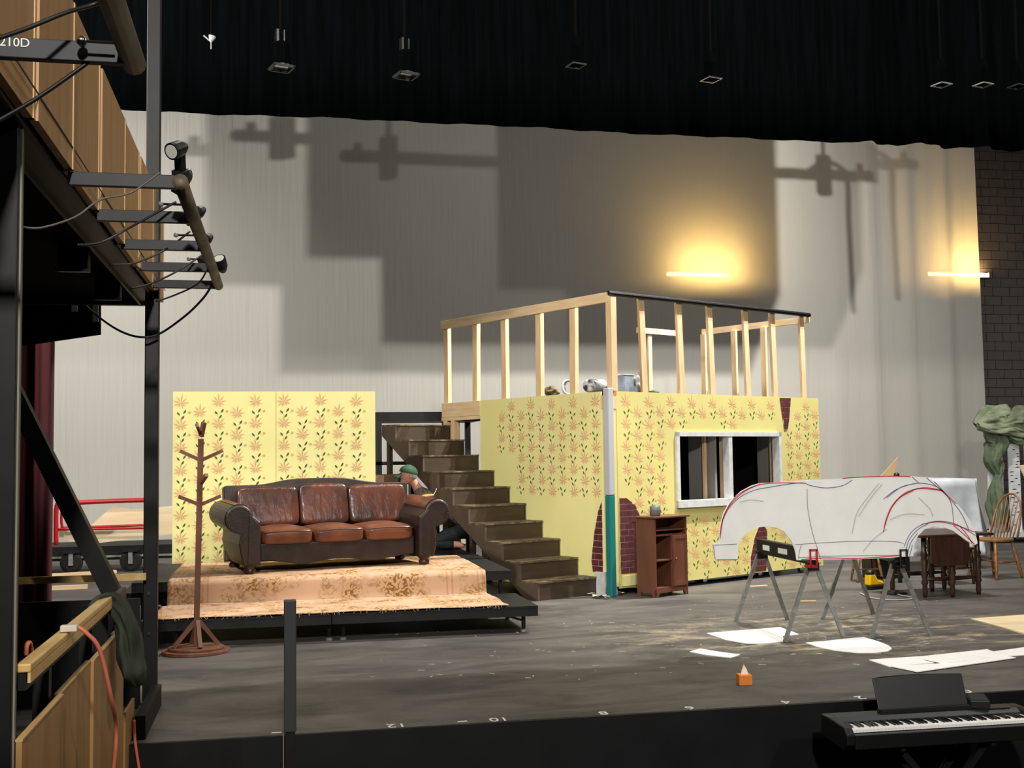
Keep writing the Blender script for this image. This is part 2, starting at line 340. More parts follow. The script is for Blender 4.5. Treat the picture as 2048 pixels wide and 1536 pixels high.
def copy_tree(o, parent=None):
    c = o.copy(); COL.objects.link(c); c.parent = parent
    for ch in list(o.children): copy_tree(ch, c)
    return c
def local(root, p):
    return Matrix.Rotation(-root.rotation_euler.z, 4, 'Z') @ (Vector(p)-Vector(root.location))
def text_mesh(name, txt, size, m, T, parent=None, depth=.001):
    c = bpy.data.curves.new(name, 'FONT'); c.body = txt; c.size = size; c.extrude = depth; c.align_x = 'CENTER'; c.align_y = 'CENTER'
    t = bpy.data.objects.new(name, c); COL.objects.link(t); bpy.context.view_layer.update()
    me = bpy.data.meshes.new_from_object(t); COL.objects.unlink(t); bpy.data.objects.remove(t)
    me.materials.clear(); me.materials.append(m); me.transform(T); me.name = name
    o = bpy.data.objects.new(name, me); COL.objects.link(o); o.parent = parent; return o
def spline(pts, n=6):
    "Catmull-Rom through pts"
    pts = [Vector(p) for p in pts]; out = []
    for i in range(len(pts)-1):
        p0 = pts[max(i-1, 0)]; p1 = pts[i]; p2 = pts[i+1]; p3 = pts[min(i+2, len(pts)-1)]
        for k in range(n):
            t = k/n; out.append(.5*((2*p1)+(p2-p0)*t+(2*p0-5*p1+4*p2-p3)*t*t+(3*p1-p0-3*p2+p3)*t**3))
    out.append(pts[-1]); return out

# ------------------------------------------------------------------ the setting
PIT_Z = -0.92; FY = 7.17
struct(MB().box(-14, 20, FY, 24.5, -.06, 0).build('floor', floor_material()))
fl = bpy.data.objects['floor']
struct(MB().box(-14, 20, FY-.03, FY-.001, PIT_Z, -.002).build('trim_1', BLACKW))
struct(MB().box(-14, 20, -6, FY, PIT_Z-.05, PIT_Z).build('floor', VOID))
struct(MB().box(-14, 20, -6, 24.5, 10.5, 10.6).build('ceiling', VOID))
struct(MB().box(-14.1, -14, -6, 24.5, PIT_Z, 10.5).build('wall_left', VOID))
struct(MB().box(20, 20.1, -6, 24.5, PIT_Z, 10.5).build('wall_right', VOID))
struct(MB().box(-14, 20, -6.1, -6, PIT_Z, 10.5).build('wall_front', VOID))
YB = YC+.8
wb = struct(MB().box(-14, 20, YB, YB+.2, 0, 10.5).build('wall_back', MORTD))
# painted concrete blocks, right of the cloth
bw, bh = .4, .2
k = 0
for row in range(1, 42):
    z = row*bh
    for c in range(7):
        x = 13.95+c*bw+(bw/2 if row % 2 else 0)
        if x > 16.4: continue
        MB().box(x+.005, x+bw-.005, YB-.03-random.random()*.004, YB+.001, z+.006, z+bh-.006).build('block', BLOCKM, wb)
# numbers on the stage edge, read from upstage
for n_, px in (('12', 793), ('10', 998), ('8', 1207), ('6', 1380), ('4', 1573), ('2', 1722), ('0', 1935)):
    q = P(px, 1440, y=FY+.045)
    T = Matrix.Translation((q.x, FY+.05, .0015)) @ Matrix.Rotation(math.pi, 4, 'Z')
    text_mesh('painted_number', n_, .13, CHALK, T, fl, .0008)
for px in (553, 925):
    q = P(px, 1460, y=FY+.05); MB().box(q.x-.03, q.x+.03, FY+.05, FY+.065, .0, .0015).build('painted_mark', CHALK, fl)
# cyclorama
xl = P(1948, 295, y=YC).x; xr = P(1972, 820, y=YC).x
def cycf(u, v):
    z = .02+v*9.5; xe = xl+(xr-xl)*max(0, (7.9-z))/5.4*1.0
    x = -10+(xe+10)*u
    d = max(0, (x-9.5)/5.0)
    y = YC+d*(.06*math.sin(x*3.1+.3)+.05*math.sin(x*7.7)+.03*math.sin(x*15)*(.4+.6*v))+.012*math.sin(x*2.3)
    return (x, y, z)
CYCM = cyc_material()
cyc = tag(MB().grid(cycf, 260, 24).build('cyclorama', CYCM, smooth=True), 'tall pale grey scrim cloth spanning the back of the stage', 'backdrop')
# border of black velour across the top
def bordf(u, v):
    x = -9+27*u; z = 4.915+.008*math.sin(x*1.1)+.004*math.sin(x*3.1)+v*3.6; f = .02 if x < 6.0 else .07
    return (x, 11+f*math.sin(x*9)*(1-.3*v)+f*.5*math.sin(x*23+1), z)
zl = P(240, 220, y=11).z; zr = P(2048, 297, y=11).z; print('border z', zl, zr)
tag(MB().grid(bordf, 420, 6).build('border_curtain', VELVET, smooth=True, solid=.01), 'black velour border masking the top of the pale backdrop', 'curtain')
# hidden-from-audience rig upstage that throws the shadows: work lights, added shadow cloth, batten
zb1 = LZ['A']+(P(560, 573, y=YC).z-LZ['A'])/KD
zb2 = LZ['A']+(P(900, 748, y=YC).z-LZ['A'])/KD
print('rig', lA, lB, lC, cloth_l, cloth_r, step_l, zb1, zb2)
pts = [(cloth_l, DY, 10.4), (cloth_l, DY, zb1), (step_l, DY, zb1), (step_l, DY, zb2), (cloth_r-.25, DY, zb2), (cloth_r, DY, zb1), (cloth_r, DY, 10.4)]  # unseen cloth, outline stepped to fit the shadow edges on the cyclorama
tag(MB().prism(pts, (0, .04, 0)).build('shadow_cloth', VELVET), 'black cloth added upstage out of view to shape the shadows on the backdrop', 'curtain')
px_l = (P(470, 272, y=YC).x+lB)/KP; px_r = (P(1745, 365, y=YC).x+lA)/KP
zp = LZ['B']+(P(560, 275, y=YC).z-LZ['B'])/KP
bt = thing('pipe_batten', 'steel pipe batten with hoist clamps over the stage', 'batten', (0, PY_, zp))
MB().tube([(px_l, 0, 0), (px_r, 0, 0)], .058, 10).build('pipe', STEEL, bt)
for cx_ in ((P(565, 272, y=YC).x+lB)/KP, (P(1648, 365, y=YC).x+lA)/KP):
    MB().box(cx_-.06, cx_+.06, -.08, .08, -.2, .2).build('hoist_clamp', STEEL, bt)
    MB().tube([(cx_, 0, .2), (cx_, 0, 10.45-zp)], .02, 6).build('hoist_chain', STEEL, bt)
for ex in (px_l+.14, px_r-.14): MB().box(ex-.03, ex+.03, -.02, .02, .06, .13).build('end_bolt', STEEL, bt)
MB().tube(spline([(px_r-.75, 0, .0), (px_r-.55, 0, .12), (px_r-.3, 0, .02), (px_r-.28, 0, -.5), (px_r-.26, 0, 6.9-zp)]), .03, 6).build('cable', BLC, bt)
wl = None
for p, wn in zip(WORK, ('rightmost', 'middle', 'leftmost')):
    o = thing('work_light', wn+' of three black work lights hung above the stage behind the border', 'light', (p[0], p[1], p[2]), 0, 'work lights over the stage')
    MB().box(-.15, .15, -.3, -.1, -.12, .12).build('housing', STEEL, o)
    MB().box(-.015, .015, -.22, -.18, .12, 10.5-p[2]).build('hanger', STEEL, o)
# warm tube lights on the back wall
for (x0, x1, lab) in ((1330, 1457, 'warm tube light glowing through the pale backdrop'), (1852, 1977, 'warm tube light poking out past the right edge of the backdrop')):
    a = P(x0, 549, y=YB-.14); b = P(x1, 549, y=YB-.14); zz = (a.z+b.z)/2; xm = (a.x+b.x)/2
    o = thing('tube_light', lab, 'light', (xm, YB-.03, zz)); h = (b.x-a.x)/2
    MB().tube([(-h+.02, -.11, 0), (h-.02, -.11, 0)], .038, 10).build('glowing_tube', TUBE, o)
    MB().box(-h, h, -.05, -.0, -.06, .06).build('wall_bracket', PLASG, o)
    MB().box(-h, h, -.22, -.05, -.085, -.06).build('lower_shield', PLASG, o)
    MB().box(-h-.03, -h+.02, -.16, 0, -.06, .05).build('end_cap', PLASG, o)
    MB().box(h-.02, h+.03, -.16, 0, -.06, .05).build('end_cap', PLASG, o)

# ------------------------------------------------------------------ the painted house unit
C0 = P(1224, 1192, z=0); HR = math.atan2(.46, .888)
house = thing('stage_house', 'two storey yellow wallpapered house set unit with open timber railing', 'stage set', C0, HR)
HT = 2.41
def stencil(parent, place, x0, x1, z0, z1, keep, phase=0, dx=.195, dz=.27):
    st, lf, bd = MB(), MB(), MB(); rnd = random.Random(int(phase*100)+5); col = 0; x = x0+.09
    def poly(mb, pts): mb.add([place(a, b) for a, b in pts], [tuple(range(len(pts)))])
    while x < x1-.06:
        z = z1-.12-(.13 if col % 2 else 0)-(.02*rnd.random())
        while z > z0+.05:
            if keep(x, z):
                ang0 = rnd.uniform(-.15, .15); nl = 9
                for k in range(nl):
                    a = math.pi/2+ang0+(k-(nl-1)/2)*2*math.pi/(nl+.6); L = (.132 if dx < .21 else .12)*(1-.115*abs(k-(nl-1)/2))*rnd.uniform(.85, 1.08); wd = .0098
                    cx, sx = math.cos(a), math.sin(a)
                    pts = [(0, 0), (L*.5*cx-wd*sx, L*.5*sx+wd*cx), (L*cx, L*sx), (L*.5*cx+wd*sx, L*.5*sx-wd*cx)]
                    poly(st, [(x+p, z+q) for p, q in pts])
            zz = z-.135
            if zz > z0+.04 and keep(x, zz):
                for (ox, oz, a, L) in ((-.036, .014, 2.2, .058), (.032, .036, .95, .062), (.012, -.03, .95, .058)):
                    wd = .012; cx, sx = math.cos(a), math.sin(a); xx = x+ox+.01; z2 = zz+oz
                    poly(lf, [(xx-L/2*cx, z2-L/2*sx), (xx-wd*sx, z2+wd*cx), (xx+L/3*cx-wd*.7*sx, z2+L/3*sx+wd*.7*cx), (xx+L/2*cx, z2+L/2*sx), (xx+wd*sx, z2-wd*cx)])
                xx = x+dx*.45; z2 = zz+.03
                if xx < x1-.02 and keep(xx, z2): poly(bd, [(xx+.016*math.cos(t*math.pi/3), z2+.016*math.sin(t*math.pi/3)) for t in range(6)])
            z -= dz
        x += dx; col += 1
    st.build('stencilled_star', STAR, parent)['kind'] = 'stuff'; lf.build('stencilled_leaves', LEAF, parent)['kind'] = 'stuff'
    if bd.v: bd.build('stencilled_bud', BUD, parent)['kind'] = 'stuff'
def clip(poly, cl):
    out = poly
    for i in range(len(cl)):
        a = cl[i]; b = cl[(i+1) % len(cl)]; inp = out; out = []
        side = lambda p: (b[0]-a[0])*(p[1]-a[1])-(b[1]-a[1])*(p[0]-a[0])
        for j in range(len(inp)):
            p = inp[j]; q = inp[(j+1) % len(inp)]; sp, sq = side(p), side(q)
            if sp >= 0: out.append(p)
            if sp*sq < 0:
                t = sp/(sp-sq); out.append((p[0]+(q[0]-p[0])*t, p[1]+(q[1]-p[1])*t))
        if len(out) < 3: return []
    return out
def torn_bricks(parent, shape, to3, n):
    "shape: ccw convex polygon in wall coords; pieces as parts"
    MB().prism([to3(a, b) for a, b in shape], Vector(n)*.003).build('mortar_bed', MORT, parent)
    xs = [p[0] for p in shape]; zs = [p[1] for p in shape]; r = 0; z = min(zs)
    while z < max(zs):
        x = min(xs)-(.07 if r % 2 else .0)
        while x < max(xs):
            c = clip([(x+.005, z+.0045), (x+.135, z+.0045), (x+.135, z+.0705), (x+.005, z+.0705)], shape)
            if len(c) >= 3:
                ar = abs(sum(c[i][0]*c[(i+1) % len(c)][1]-c[(i+1) % len(c)][0]*c[i][1] for i in range(len(c))))/2
                if ar > .0006: MB().prism([Vector(to3(a, b))+Vector(n)*.003 for a, b in c], Vector(n)*(.006+random.random()*.003)).build('brick', BRK, parent)
            x += .14
        z += .075; r += 1
# right wall (local y=0 plane), opening for the window
WX0, WX1, WZ0, WZ1 = 1.137, 3.205, .985, 1.925
rw = MB()
X0, X1, ZB = .13, 4.09, .075
for (a, b, c, d) in ((X0, WX0+.05, ZB, HT), (WX1-.05, X1, ZB, HT), (WX0+.05, WX1-.05, ZB, WZ0+.05), (WX0+.05, WX1-.05, WZ1-.05, HT)):
    rw.box(a, b, 0, .02, c, d)
right_wall = rw.build('right_wall_panel', YEL_SHADE, house)
def keepR(x, z):
    if WX0-.09 < x < WX1+.09 and WZ0-.09 < z < WZ1+.09: return False
    if x < .72-.42*max(0, (z-.2)) and z < 1.2: return False
    if 3.13 < x < 3.55 and z > 1.9: return False
    if 2.45 < x < 3.0 and z < .8: return False
    return True
stencil(right_wall, lambda a, b: (a, -.0015, b), .2, X1, ZB, HT, keepR, .3)
r3 = lambda a, b: (a, -.0012, b)
torn_bricks(right_wall, [(.15, .24), (.70, .24), (.66, .48), (.55, .8), (.40, 1.05), (.25, 1.14), (.15, 1.15)], r3, (0, -1, 0))
torn_bricks(right_wall, [(3.30, 1.97), (3.37, 1.97), (3.41, 2.12), (3.46, HT-.01), (3.22, HT-.01)], r3, (0, -1, 0))
torn_bricks(right_wall, [(2.52, .1), (2.83, .09), (2.86, .3), (2.87, .62), (2.75, .74), (2.62, .55), (2.53, .3)], r3, (0, -1, 0))
# left wall (local x=0 plane)
left_wall = MB().box(0, .02, .13, 2.5, .02, HT).build('left_wall_panel', YEL, house)
def keepL(y, z):
    if y > 2.22: return False
    if y > 1.75 and z < 1.62: return False
    if y > 1.0: return z > 1.12
    return z > 1.1 or False
stencil(left_wall, lambda a, b: (-.0015, a, b), .14, 2.4, .05, HT, keepL, .7, dx=.2)
torn_bricks(left_wall, [(.14, .26), (.14, 1.1), (.20, .98), (.28, .7), (.33, .4), (.31, .26)][::-1], lambda a, b: (-.0012, a, b), (-1, 0, 0))
# corner: narrow strips, white and teal pole
MB().box(.03, .13, .06, .1, .1, 2.2).build('corner_strip', YEL, house)
MB().box(.06, .1, .03, .13, .1, 2.2).build('corner_strip', YEL, house)
MB().box(.02, .13, -.002, .05, 2.2, 2.36).build('corner_block', PINE, house)
MB().box(-.002, .05, .02, .13, 2.2, 2.36).build('corner_block', PINE, house)
MB().box(.05, .13, -.004, .05, 2.36, HT).build('orange_tape', ORG, house)
pole = thing('corner_pole', 'slim pole leaning at the house corner, grey-white above and teal below', 'pole', C0+Vector((-.02, -.06, 0)), HR)
MB().box(-.045, .045, -.045, .045, 1.18, HT+.03).build('upper_pole', mat('pole_grey', (176, 178, 182), .5), pole, bevel=.01)['label'] = 'grey-white upper half'
MB().box(-.043, .043, -.043, .043, .0, 1.18).build('lower_pole', TEAL, pole, bevel=.01)['label'] = 'teal lower half'
MB().box(.13-.02, .15, .06, .14, .0, .28).build('white_foot', WPNT, house)
MB().box(-.02, .03, .1, .26, .0, .27).build('white_foot', WPNT, house)
MB().box(.16, .62, -.02, .0, .1, .22).build('base_strip', YEL, house)
MB().box(.045, .132, .004, .02, .1, 2.2).build('corner_strip', YEL_SHADE, house)
MB().box(.004, .02, .045, .132, .27, 2.2).build('corner_strip', YEL, house)
# platform deck and framing
DKL, DKW_ = 3.38, 4.05
MB().box(.03, DKW_, .03, DKL, HT-.03, HT-.002).build('deck', BLACKW, house)
MB().box(-.01, .03, 2.5, DKL, HT-.2, HT-.0).build('rim_board', PINEH, house, bevel=.004)
MB().box(.03, DKW_, DKL-.04, DKL, HT-.16, HT-.03).build('rim_board', PINEH, house)
MB().box(0, .04, 2.5, DKL+.02, HT-.25, HT-.2).build('top_plate', PINEH, house)
for y in (3.32, 3.14): MB().box(0, .09, y-.04, y+.04, .05, HT-.25).build('wall_stud', PINE, house)
for x, y in ((.06, .2), (1.05, .1), (2.2, .1), (3.3, .1), (3.98, .1), (.1, 1.2), (.1, 2.35), (3.98, 1.6), (3.98, 3.2), (2.0, 3.2), (.15, 3.25)):
    MB().box(x-.045, x+.045, y-.02, y+.07, .12, HT-.03).build('inner_stud', PINE, house)
MB().box(.5, 3.9, 2.6, 2.64, .0, HT-.04).build('inner_black_flat', BLACKW, house)
MB().box(.5, .54, .6, 2.6, .0, HT-.04).build('inner_black_flat', BLACKW, house)
MB().box(3.86, 3.9, .6, 2.6, .0, HT-.04).build('inner_black_flat', BLACKW, house)
for (xa, xb) in ((1.98, 2.02), (3.4, 3.44)):
    MB().box(xa, xb, .1, .55, .3, 2.2).build('inner_grey_panel', GREYP, house)
MB().box(1.9, 1.94, .2, .24, .3, 2.1).build('inner_batten', PINE, house)
MB().box(3.28, 3.32, .2, .24, .3, 2.1).build('inner_batten', PINE, house)
MB().box(1.42, 1.46, .3, .34, .3, 2.2).build('inner_batten', PINE, house)
MB().box(1.3, 1.33, .2, .23, .3, 2.2).build('inner_batten', WPNT, house)
for x in (.8, 1.8, 2.9, 3.8): MB().tube([(x, .15, .0), (x, .2, .0)], .04, 10).build('caster', CHROME, house).location.z = .04
MB().box(.4, 4.0, .12, .16, .055, .15).build('base_rail', TEAL, house)
# window frame
wf = MB()
f_ = .052
wf.box(WX0, WX1, -.03, .09, WZ1-f_, WZ1).box(WX0, WX1, -.05, .09, WZ0, WZ0+f_+.035).box(WX0, WX0+f_, -.03, .09, WZ0, WZ1).box(WX1-f_, WX1, -.03, .09, WZ0, WZ1)
wfo = wf.build('window_frame', WPNT, house)
MB().box(2.12, 2.19, -.025, .08, WZ0+f_+.03, WZ1-f_).build('mullion', WPNT, wfo)
# railing
ZR = 3.575
LP = [(888, 3.34), (945, None), (1003, None), (1072, None), (1140, None)]
def v_of(px, py, z):   # local coordinates on the left plane for a pixel at height z
    return local(house, P(px, py, z=z))
MB().beam((.02, -.03, ZR-.045), (.02, 3.4, ZR-.055), .04, .12).build('top_rail', PINEH, house, bevel=.004)
for px in (888, 945, 1003, 1072, 1140):
    # where the line of sight of the post's foot meets the left plane
    n = Vector((.888, .46, 0)); best = None
    d = fw*F + RT*(px-1024) + UP*(768-700); t = ((C0-CP).dot(n))/d.dot(n); q = local(house, CP+d*t)
    yy = min(q.y, 3.33)
    tl = random.uniform(-.02, .02) if px > 900 else 0
    MB().beam((.06, yy, HT), (.06, yy+tl, ZR-.1), .06, .1, up=(0, 1, 0)).build('railing_post', PINE, house)
MB().beam((.05, -.02, HT), (.05, -.02, ZR-.045), .09, .09, up=(0, 1, 0)).build('corner_post', PINE, house)
MB().tube([(.0, -.03, ZR), (3.9, -.03, ZR)], .03, 10).build('black_top_rail', PLAS, house)['label'] = 'black foam-covered top rail'
for px in (1288, 1363, 1424, 1495, 1549, 1606):
    n = Vector((-.46, .888, 0)); d = fw*F + RT*(px-1024) + UP*(768-700); t = ((C0-CP).dot(n))/d.dot(n); q = local(house, CP+d*t)
    tl = random.uniform(-.03, .0)
    MB().beam((min(q.x, 3.84)+.01, .02, HT), (min(q.x, 3.84)+tl, .02, ZR-.02), .09, .04, up=(0, 1, 0)).build('railing_post', PINE, house)
MB().beam((3.9, -.02, ZR-.06), (3.9, 1.95, ZR-.06), .04, .09).build('side_rail', PINEH, house)
for y in (.75, 1.3, 1.9): MB().beam((3.86, y, HT), (3.86, y, ZR-.1), .04, .09, up=(0, 1, 0)).build('railing_post', PINE, house)
def on_back(px, py, ly=DKL-.06):
    n = Vector((-.46, .888, 0)); d = fw*F + RT*(px-1024) + UP*(768-py); return local(house, CP+d*(((C0-CP).dot(n)+ly)/d.dot(n)))
bxa, bxb = on_back(1271, 672), on_back(1360, 668); print('back rail', bxa, bxb)
zbr = bxb.z
MB().beam((bxa.x, DKL-.1, zbr), (bxb.x, DKL-.1, zbr), .04, .09).build('back_rail', PINEH, house)
for x in (on_back(1299, 700).x, on_back(1357, 700).x): MB().beam((x, DKL-.06, HT), (x, DKL-.06, zbr+.02), .08, .04, up=(0, 1, 0)).build('railing_post', PINE, house)

# things lying on the house deck
def on_deck(px, dv):
    q = P(px, 780, z=HT); l = local(house, q); return house.matrix_world
def hl(x, y, z=HT): return C0+Matrix.Rotation(HR, 3, 'Z') @ Vector((x, y, z))
def lump(name, label, cat, c, r, m, seed, amp=.25, nu=24, nv=14):
    rr = random.Random(seed); ph = [(rr.uniform(1, 4), rr.uniform(0, 6), rr.uniform(1, 4), rr.uniform(0, 6)) for _ in range(5)]
    mb = MB(); mb.ball((0, 0, 0), r, nu, nv); vs = []
    for v in mb.v:
        a = math.atan2(v[1], v[0]); e = v[2]/(r[2] or 1)
        s_ = 1+amp*sum(math.sin(p[0]*a+p[1])*math.cos(p[2]*e*2+p[3]) for p in ph)/3
        vs.append((v[0]*s_, v[1]*s_, max(v[2]*s_, -r[2])+r[2]))
    mb.v = vs; o = mb.build(name, m, smooth=True); o.location = c; return tag(o, label, cat)
def deckpos(px, depth):
    "deck point seen at px, 'depth' metres behind the near wall face"
    a = P(px, 770, y=C0.y+1); d = (a-CP); d.z = 0; d.normalize()
    if px < 1222: n = Vector((.888, .46, 0))
    else: n = Vector((-.46, .888, 0))
    t = ((C0-CP).dot(n)+depth)/d.dot(n); q = CP+d*t; return Vector((q.x, q.y, HT))
lump('rag', 'crumpled tan and black rag on the deck left of the white coil', 'rag', deckpos(1103, .3), (.1, .08, .07), TANB, 3)
cw = thing('coiled_hose', 'white coiled hose standing on the house deck', 'hose', deckpos(1136, .35), HR)
for i in range(4):
    MB().tube([(.1*math.cos(t)*(1-.1*i)+.03*i, .03*i, .115+.09*math.sin(t)) for t in [j*2*math.pi/16 for j in range(17)]], .014, 6).build('hose_loop', WPNT, cw, smooth=True)
rb = thing('rolled_bag', 'white and black rolled plastic bag lying behind the railing', 'bag', deckpos(1198, .3), HR+.3)
MB().lathe((-.28, 0, .085), (.1, 0, .09), [(0, .05), (.05, .08), (.5, .085), (.9, .09), (1, .06)], 14).build('roll', TARP, rb, smooth=True)
MB().lathe((.1, 0, .09), (.2, 0, .07), [(0, .06), (.5, .07), (1, .03)], 10).build('twisted_end', WPNT, rb, smooth=True)
pb = thing('paint_bucket', 'pale blue-grey square tub on the house deck', 'tub', deckpos(1249, .35), HR)
MB().box(-.09, .09, -.08, .08, 0, .22).build('tub', TARP2, pb, bevel=.015)
MB().box(-.095, .095, -.085, .085, .22, .24).build('lid', WPNT, pb, bevel=.008)
pg = thing('plastic_sack', 'white and green plastic sack beside the deck post', 'bag', deckpos(1275, .35), HR)
q = lump('sack_body', None, None, (0, 0, 0), (.07, .06, .12), mat('white_green_plastic', (214, 216, 210), .4, c2=(84, 104, 78), scale=6, lo=.48, hi=.55), 9); q.parent = pg
MB().lathe((0, 0, .2), (.02, 0, .26), [(0, .04), (.4, .02), (1, .05)], 8).build('tied_neck', WPNT, pg)
lump('rag', 'small dark rag on the deck just right of the second rail post', 'rag', deckpos(1307, .3), (.07, .05, .025), GRND, 5)

# ------------------------------------------------------------------ staircase
RISE, RUN, V0 = .21, .3255, .2467
SW = .93
st = thing('staircase', 'dark brown painted ten-step staircase climbing left beside the yellow wall', 'staircase', C0, HR)
NS = 10
for i in range(NS):
    y0 = V0+i*RUN; z1 = (i+1)*RISE
    MB().box(-SW+.03, -.02, y0, y0+.02, i*RISE, z1-.02).build('riser', STAIR, st)
    MB().box(-SW, -.015, y0-.012, y0+RUN+.012, z1-.02, z1).build('tread', STAIRT, st)
for (xa, xb) in ((-SW, -SW+.03), (-.035, -.015)):
    pr_ = [(xa, V0, 0)]
    for i in range(NS):
        pr_.append((xa, V0+i*RUN, (i+1)*RISE-.02)); pr_.append((xa, V0+(i+1)*RUN, (i+1)*RISE-.02))
    pr_ += [(xa, V0+NS*RUN, NS*RISE-.15), (xa, V0+.22, 0)]
    MB().prism(pr_, (xb-xa, 0, 0)).build('stringer', STRG, st)
for (x, y) in ((-SW+.06, V0+RUN*3.9), (-.1, V0+RUN*6.0), (-SW+.06, V0+RUN*9.6), (-.1, V0+RUN*9.6)):
    MB().box(x-.03, x+.03, y, y+.06, 0, (y-V0)/RUN*RISE-.09).build('support_post', STAIR, st)

# black steel scaffold platform behind the stairs
bp = thing('black_platform', 'black steel framed platform standing behind the staircase', 'platform', P(752, 1085, z=0)+Vector((0, 0, 0)))
bo = Vector((P(752, 838, y=16.2).x, 16.2, 0)); bp.location = bo
ztop = P(800, 824, y=16.2).z
MB().box(0, 1.5, 0, 1.0, ztop-.13, ztop).build('platform_deck', BLACKW, bp)
for x, y in ((0.04, .04), (.98, .04), (.04, .96), (1.46, .96)): MB().box(x-.04, x+.04, y-.04, y+.04, 0, ztop-.13).build('leg', STEEL, bp)
zs = P(890, 1034, y=16.2).z
MB().box(0, 1.2, 0, .9, zs-.05, zs+.05).build('middle_shelf', BLACKW, bp)
MB().box(.0, 1.4, .0, .04, 1.55, 1.6).build('cross_bar', STEEL, bp)

# wooden crate and stack of dark items behind sofa
wc = thing('wooden_crate', 'small brown wooden crate on the black shelf behind the sofa', 'crate', P(762, 1000, y=15.4)); wc.location.z = 0
zc = P(770, 952, y=15.4).z
MB().box(-.1, .45, 0, .3, zc-.09, zc+.02).build('crate_side', mat('crate_wood', (120, 84, 54), .6), wc)
MB().box(-.08, .04, -.01, 0, zc-.08, zc+.01).build('pale_label', mat('pale_tag', (188, 150, 120), .7), wc)
for x in (-.08, .4): MB().box(x, x+.05, 0, .3, 0, zc-.09).build('crate_leg', STEEL, wc)

# ------------------------------------------------------------------ sofa backing flat
FYY = 13.85
fx0 = P(346, 783, y=FYY).x; fx1 = P(750, 783, y=FYY).x; fzt = P(548, 783, y=FYY).z; mid = P(552, 850, y=FYY).x
flat = thing('wallpaper_flat', 'free-standing yellow wallpapered flat of two panels behind the sofa', 'stage flat', (0, FYY, 0))
for a, b, s_ in ((fx0, mid-.003, .1), (mid+.003, fx1, .5)):
    p_ = MB().box(a, b, 0, .02, .0, fzt).build('flat_panel', YEL, flat)
    stencil(p_, lambda u, z: (u, -.0015, z), a, b, .05, fzt, lambda x, z: True, s_, dx=.212, dz=.262)
for x in (fx0+.05, mid, fx1-.05): MB().box(x-.04, x+.04, .02, .1, 0, fzt).build('flat_stile', PINE, flat)
for z in (.1, fzt/2, fzt-.06): MB().box(fx0+.09, fx1-.09, .03, .06, z-.04, z+.04).build('flat_rail', PINE, flat)

# ------------------------------------------------------------------ platforms under the sofa
ZU, ZL = .48, .25
def riser_deck(name, label, x0, x1, y0, y1, z, feet, seam=None):
    o = thing(name, label, 'platform', (x0, y0, 0))
    W, D = x1-x0, y1-y0; cuts = [0]+([seam-x0] if seam else [])+[W]
    for i in range(len(cuts)-1):
        MB().box(cuts[i]+.004, cuts[i+1]-.004, 0, D, z-.02, z).build('deck_sheet', BLACKW, o)
        MB().box(cuts[i]+.004, cuts[i+1]-.004, .005, .03, z-.095, z-.02).build('side_frame', STEEL, o)
    MB().box(0, .03, .03, D, z-.095, z-.02).build('side_frame', STEEL, o); MB().box(W-.03, W, .03, D, z-.095, z-.02).build('side_frame', STEEL, o)
    for (fx, fy) in feet:
        MB().tube([(fx, fy, .02), (fx, fy, z-.09)], .02, 8).build('leg', STEEL, o)
        MB().lathe((fx, fy, 0), (fx, fy, .03), [(0, .035), (.5, .03), (1, .015)], 10).build('foot', ALU, o)
    return o
lx1 = P(1071, 1208, z=ZL).x; uy0 = 11.68; ux1 = P(1026, 1142, z=ZU).x
riser_deck('low_riser', 'low black stage riser in front, under the fringed rug end', -1.15, lx1, 10.62, uy0-.02, ZL,
           [(.3, .1), (.3, .9), (P(655, 1270, z=0).x+1.15, .12), (P(683, 1270, z=0).x+1.15, .12), (lx1+1.15-.12, .12), (lx1+1.05, .95)], seam=P(668, 1240, z=ZL).x)
MB().beam((lx1+1.15-.12, .12, .1), (lx1+.85, .12, .16), .02, .02).build('leg_brace', STEEL, bpy.data.objects['low_riser'])
riser_deck('high_riser', 'higher black stage riser carrying the sofa and patterned rug', -1.35, ux1, uy0, 13.72, ZU,
           [(.1, .1), (1.9, .1), (ux1+1.35-.1, .1), (ux1+1.35-.35, .15), (ux1+1.25, 1.9)], seam=None)
q = thing('side_riser', 'black deck edge peeking out left of the rug behind the steel post', 'platform', (P(250, 1180, z=.36).x, 11.9, 0))
MB().box(0, .5, 0, 1.8, .24, .36).build('deck_sheet', BLACKW, q)
for x in (.1, .4): MB().box(x-.03, x+.03, .1, .16, 0, .24).build('leg', STEEL, q)
riser_deck('rear_riser', 'black deck piece behind the sofa carrying the kneeling person', 1.26, ux1, 13.96, 15.3, .455, [(.1, .1), (.9, .1), (.1, 1.2), (.9, 1.2)])
# rug: one runner draped over both risers
rx0 = P(333, 1165, z=ZU).x; rx1 = P(972, 1143, z=ZU).x
path = [(13.55, ZU+.012), (12.8, ZU+.012), (uy0+.03, ZU+.012), (uy0-.012, ZU+.008), (uy0-.03, ZU-.03), (uy0-.03, ZL+.05), (uy0-.045, ZL+.014), (uy0-.12, ZL+.012)]
def rugf(path, x0, x1, wob):
    ls = [0]
    for i in range(1, len(path)): ls.append(ls[-1]+math.dist(path[i], path[i-1]))
    def f(u, v):
        s_ = v*ls[-1]; i = 0
        while i < len(ls)-2 and s_ > ls[i+1]: i += 1
        t = (s_-ls[i])/(ls[i+1]-ls[i]); y = path[i][0]*(1-t)+path[i+1][0]*t; z = path[i][1]*(1-t)+path[i+1][1]*t
        x = x0+(x1-x0)*u+wob*math.sin(v*9+u*4)
        return (x, y-.008*abs(math.sin(u*23))*v, z+.003*math.sin(u*31)*math.sin(v*17)+.002)
    return f, ls[-1]
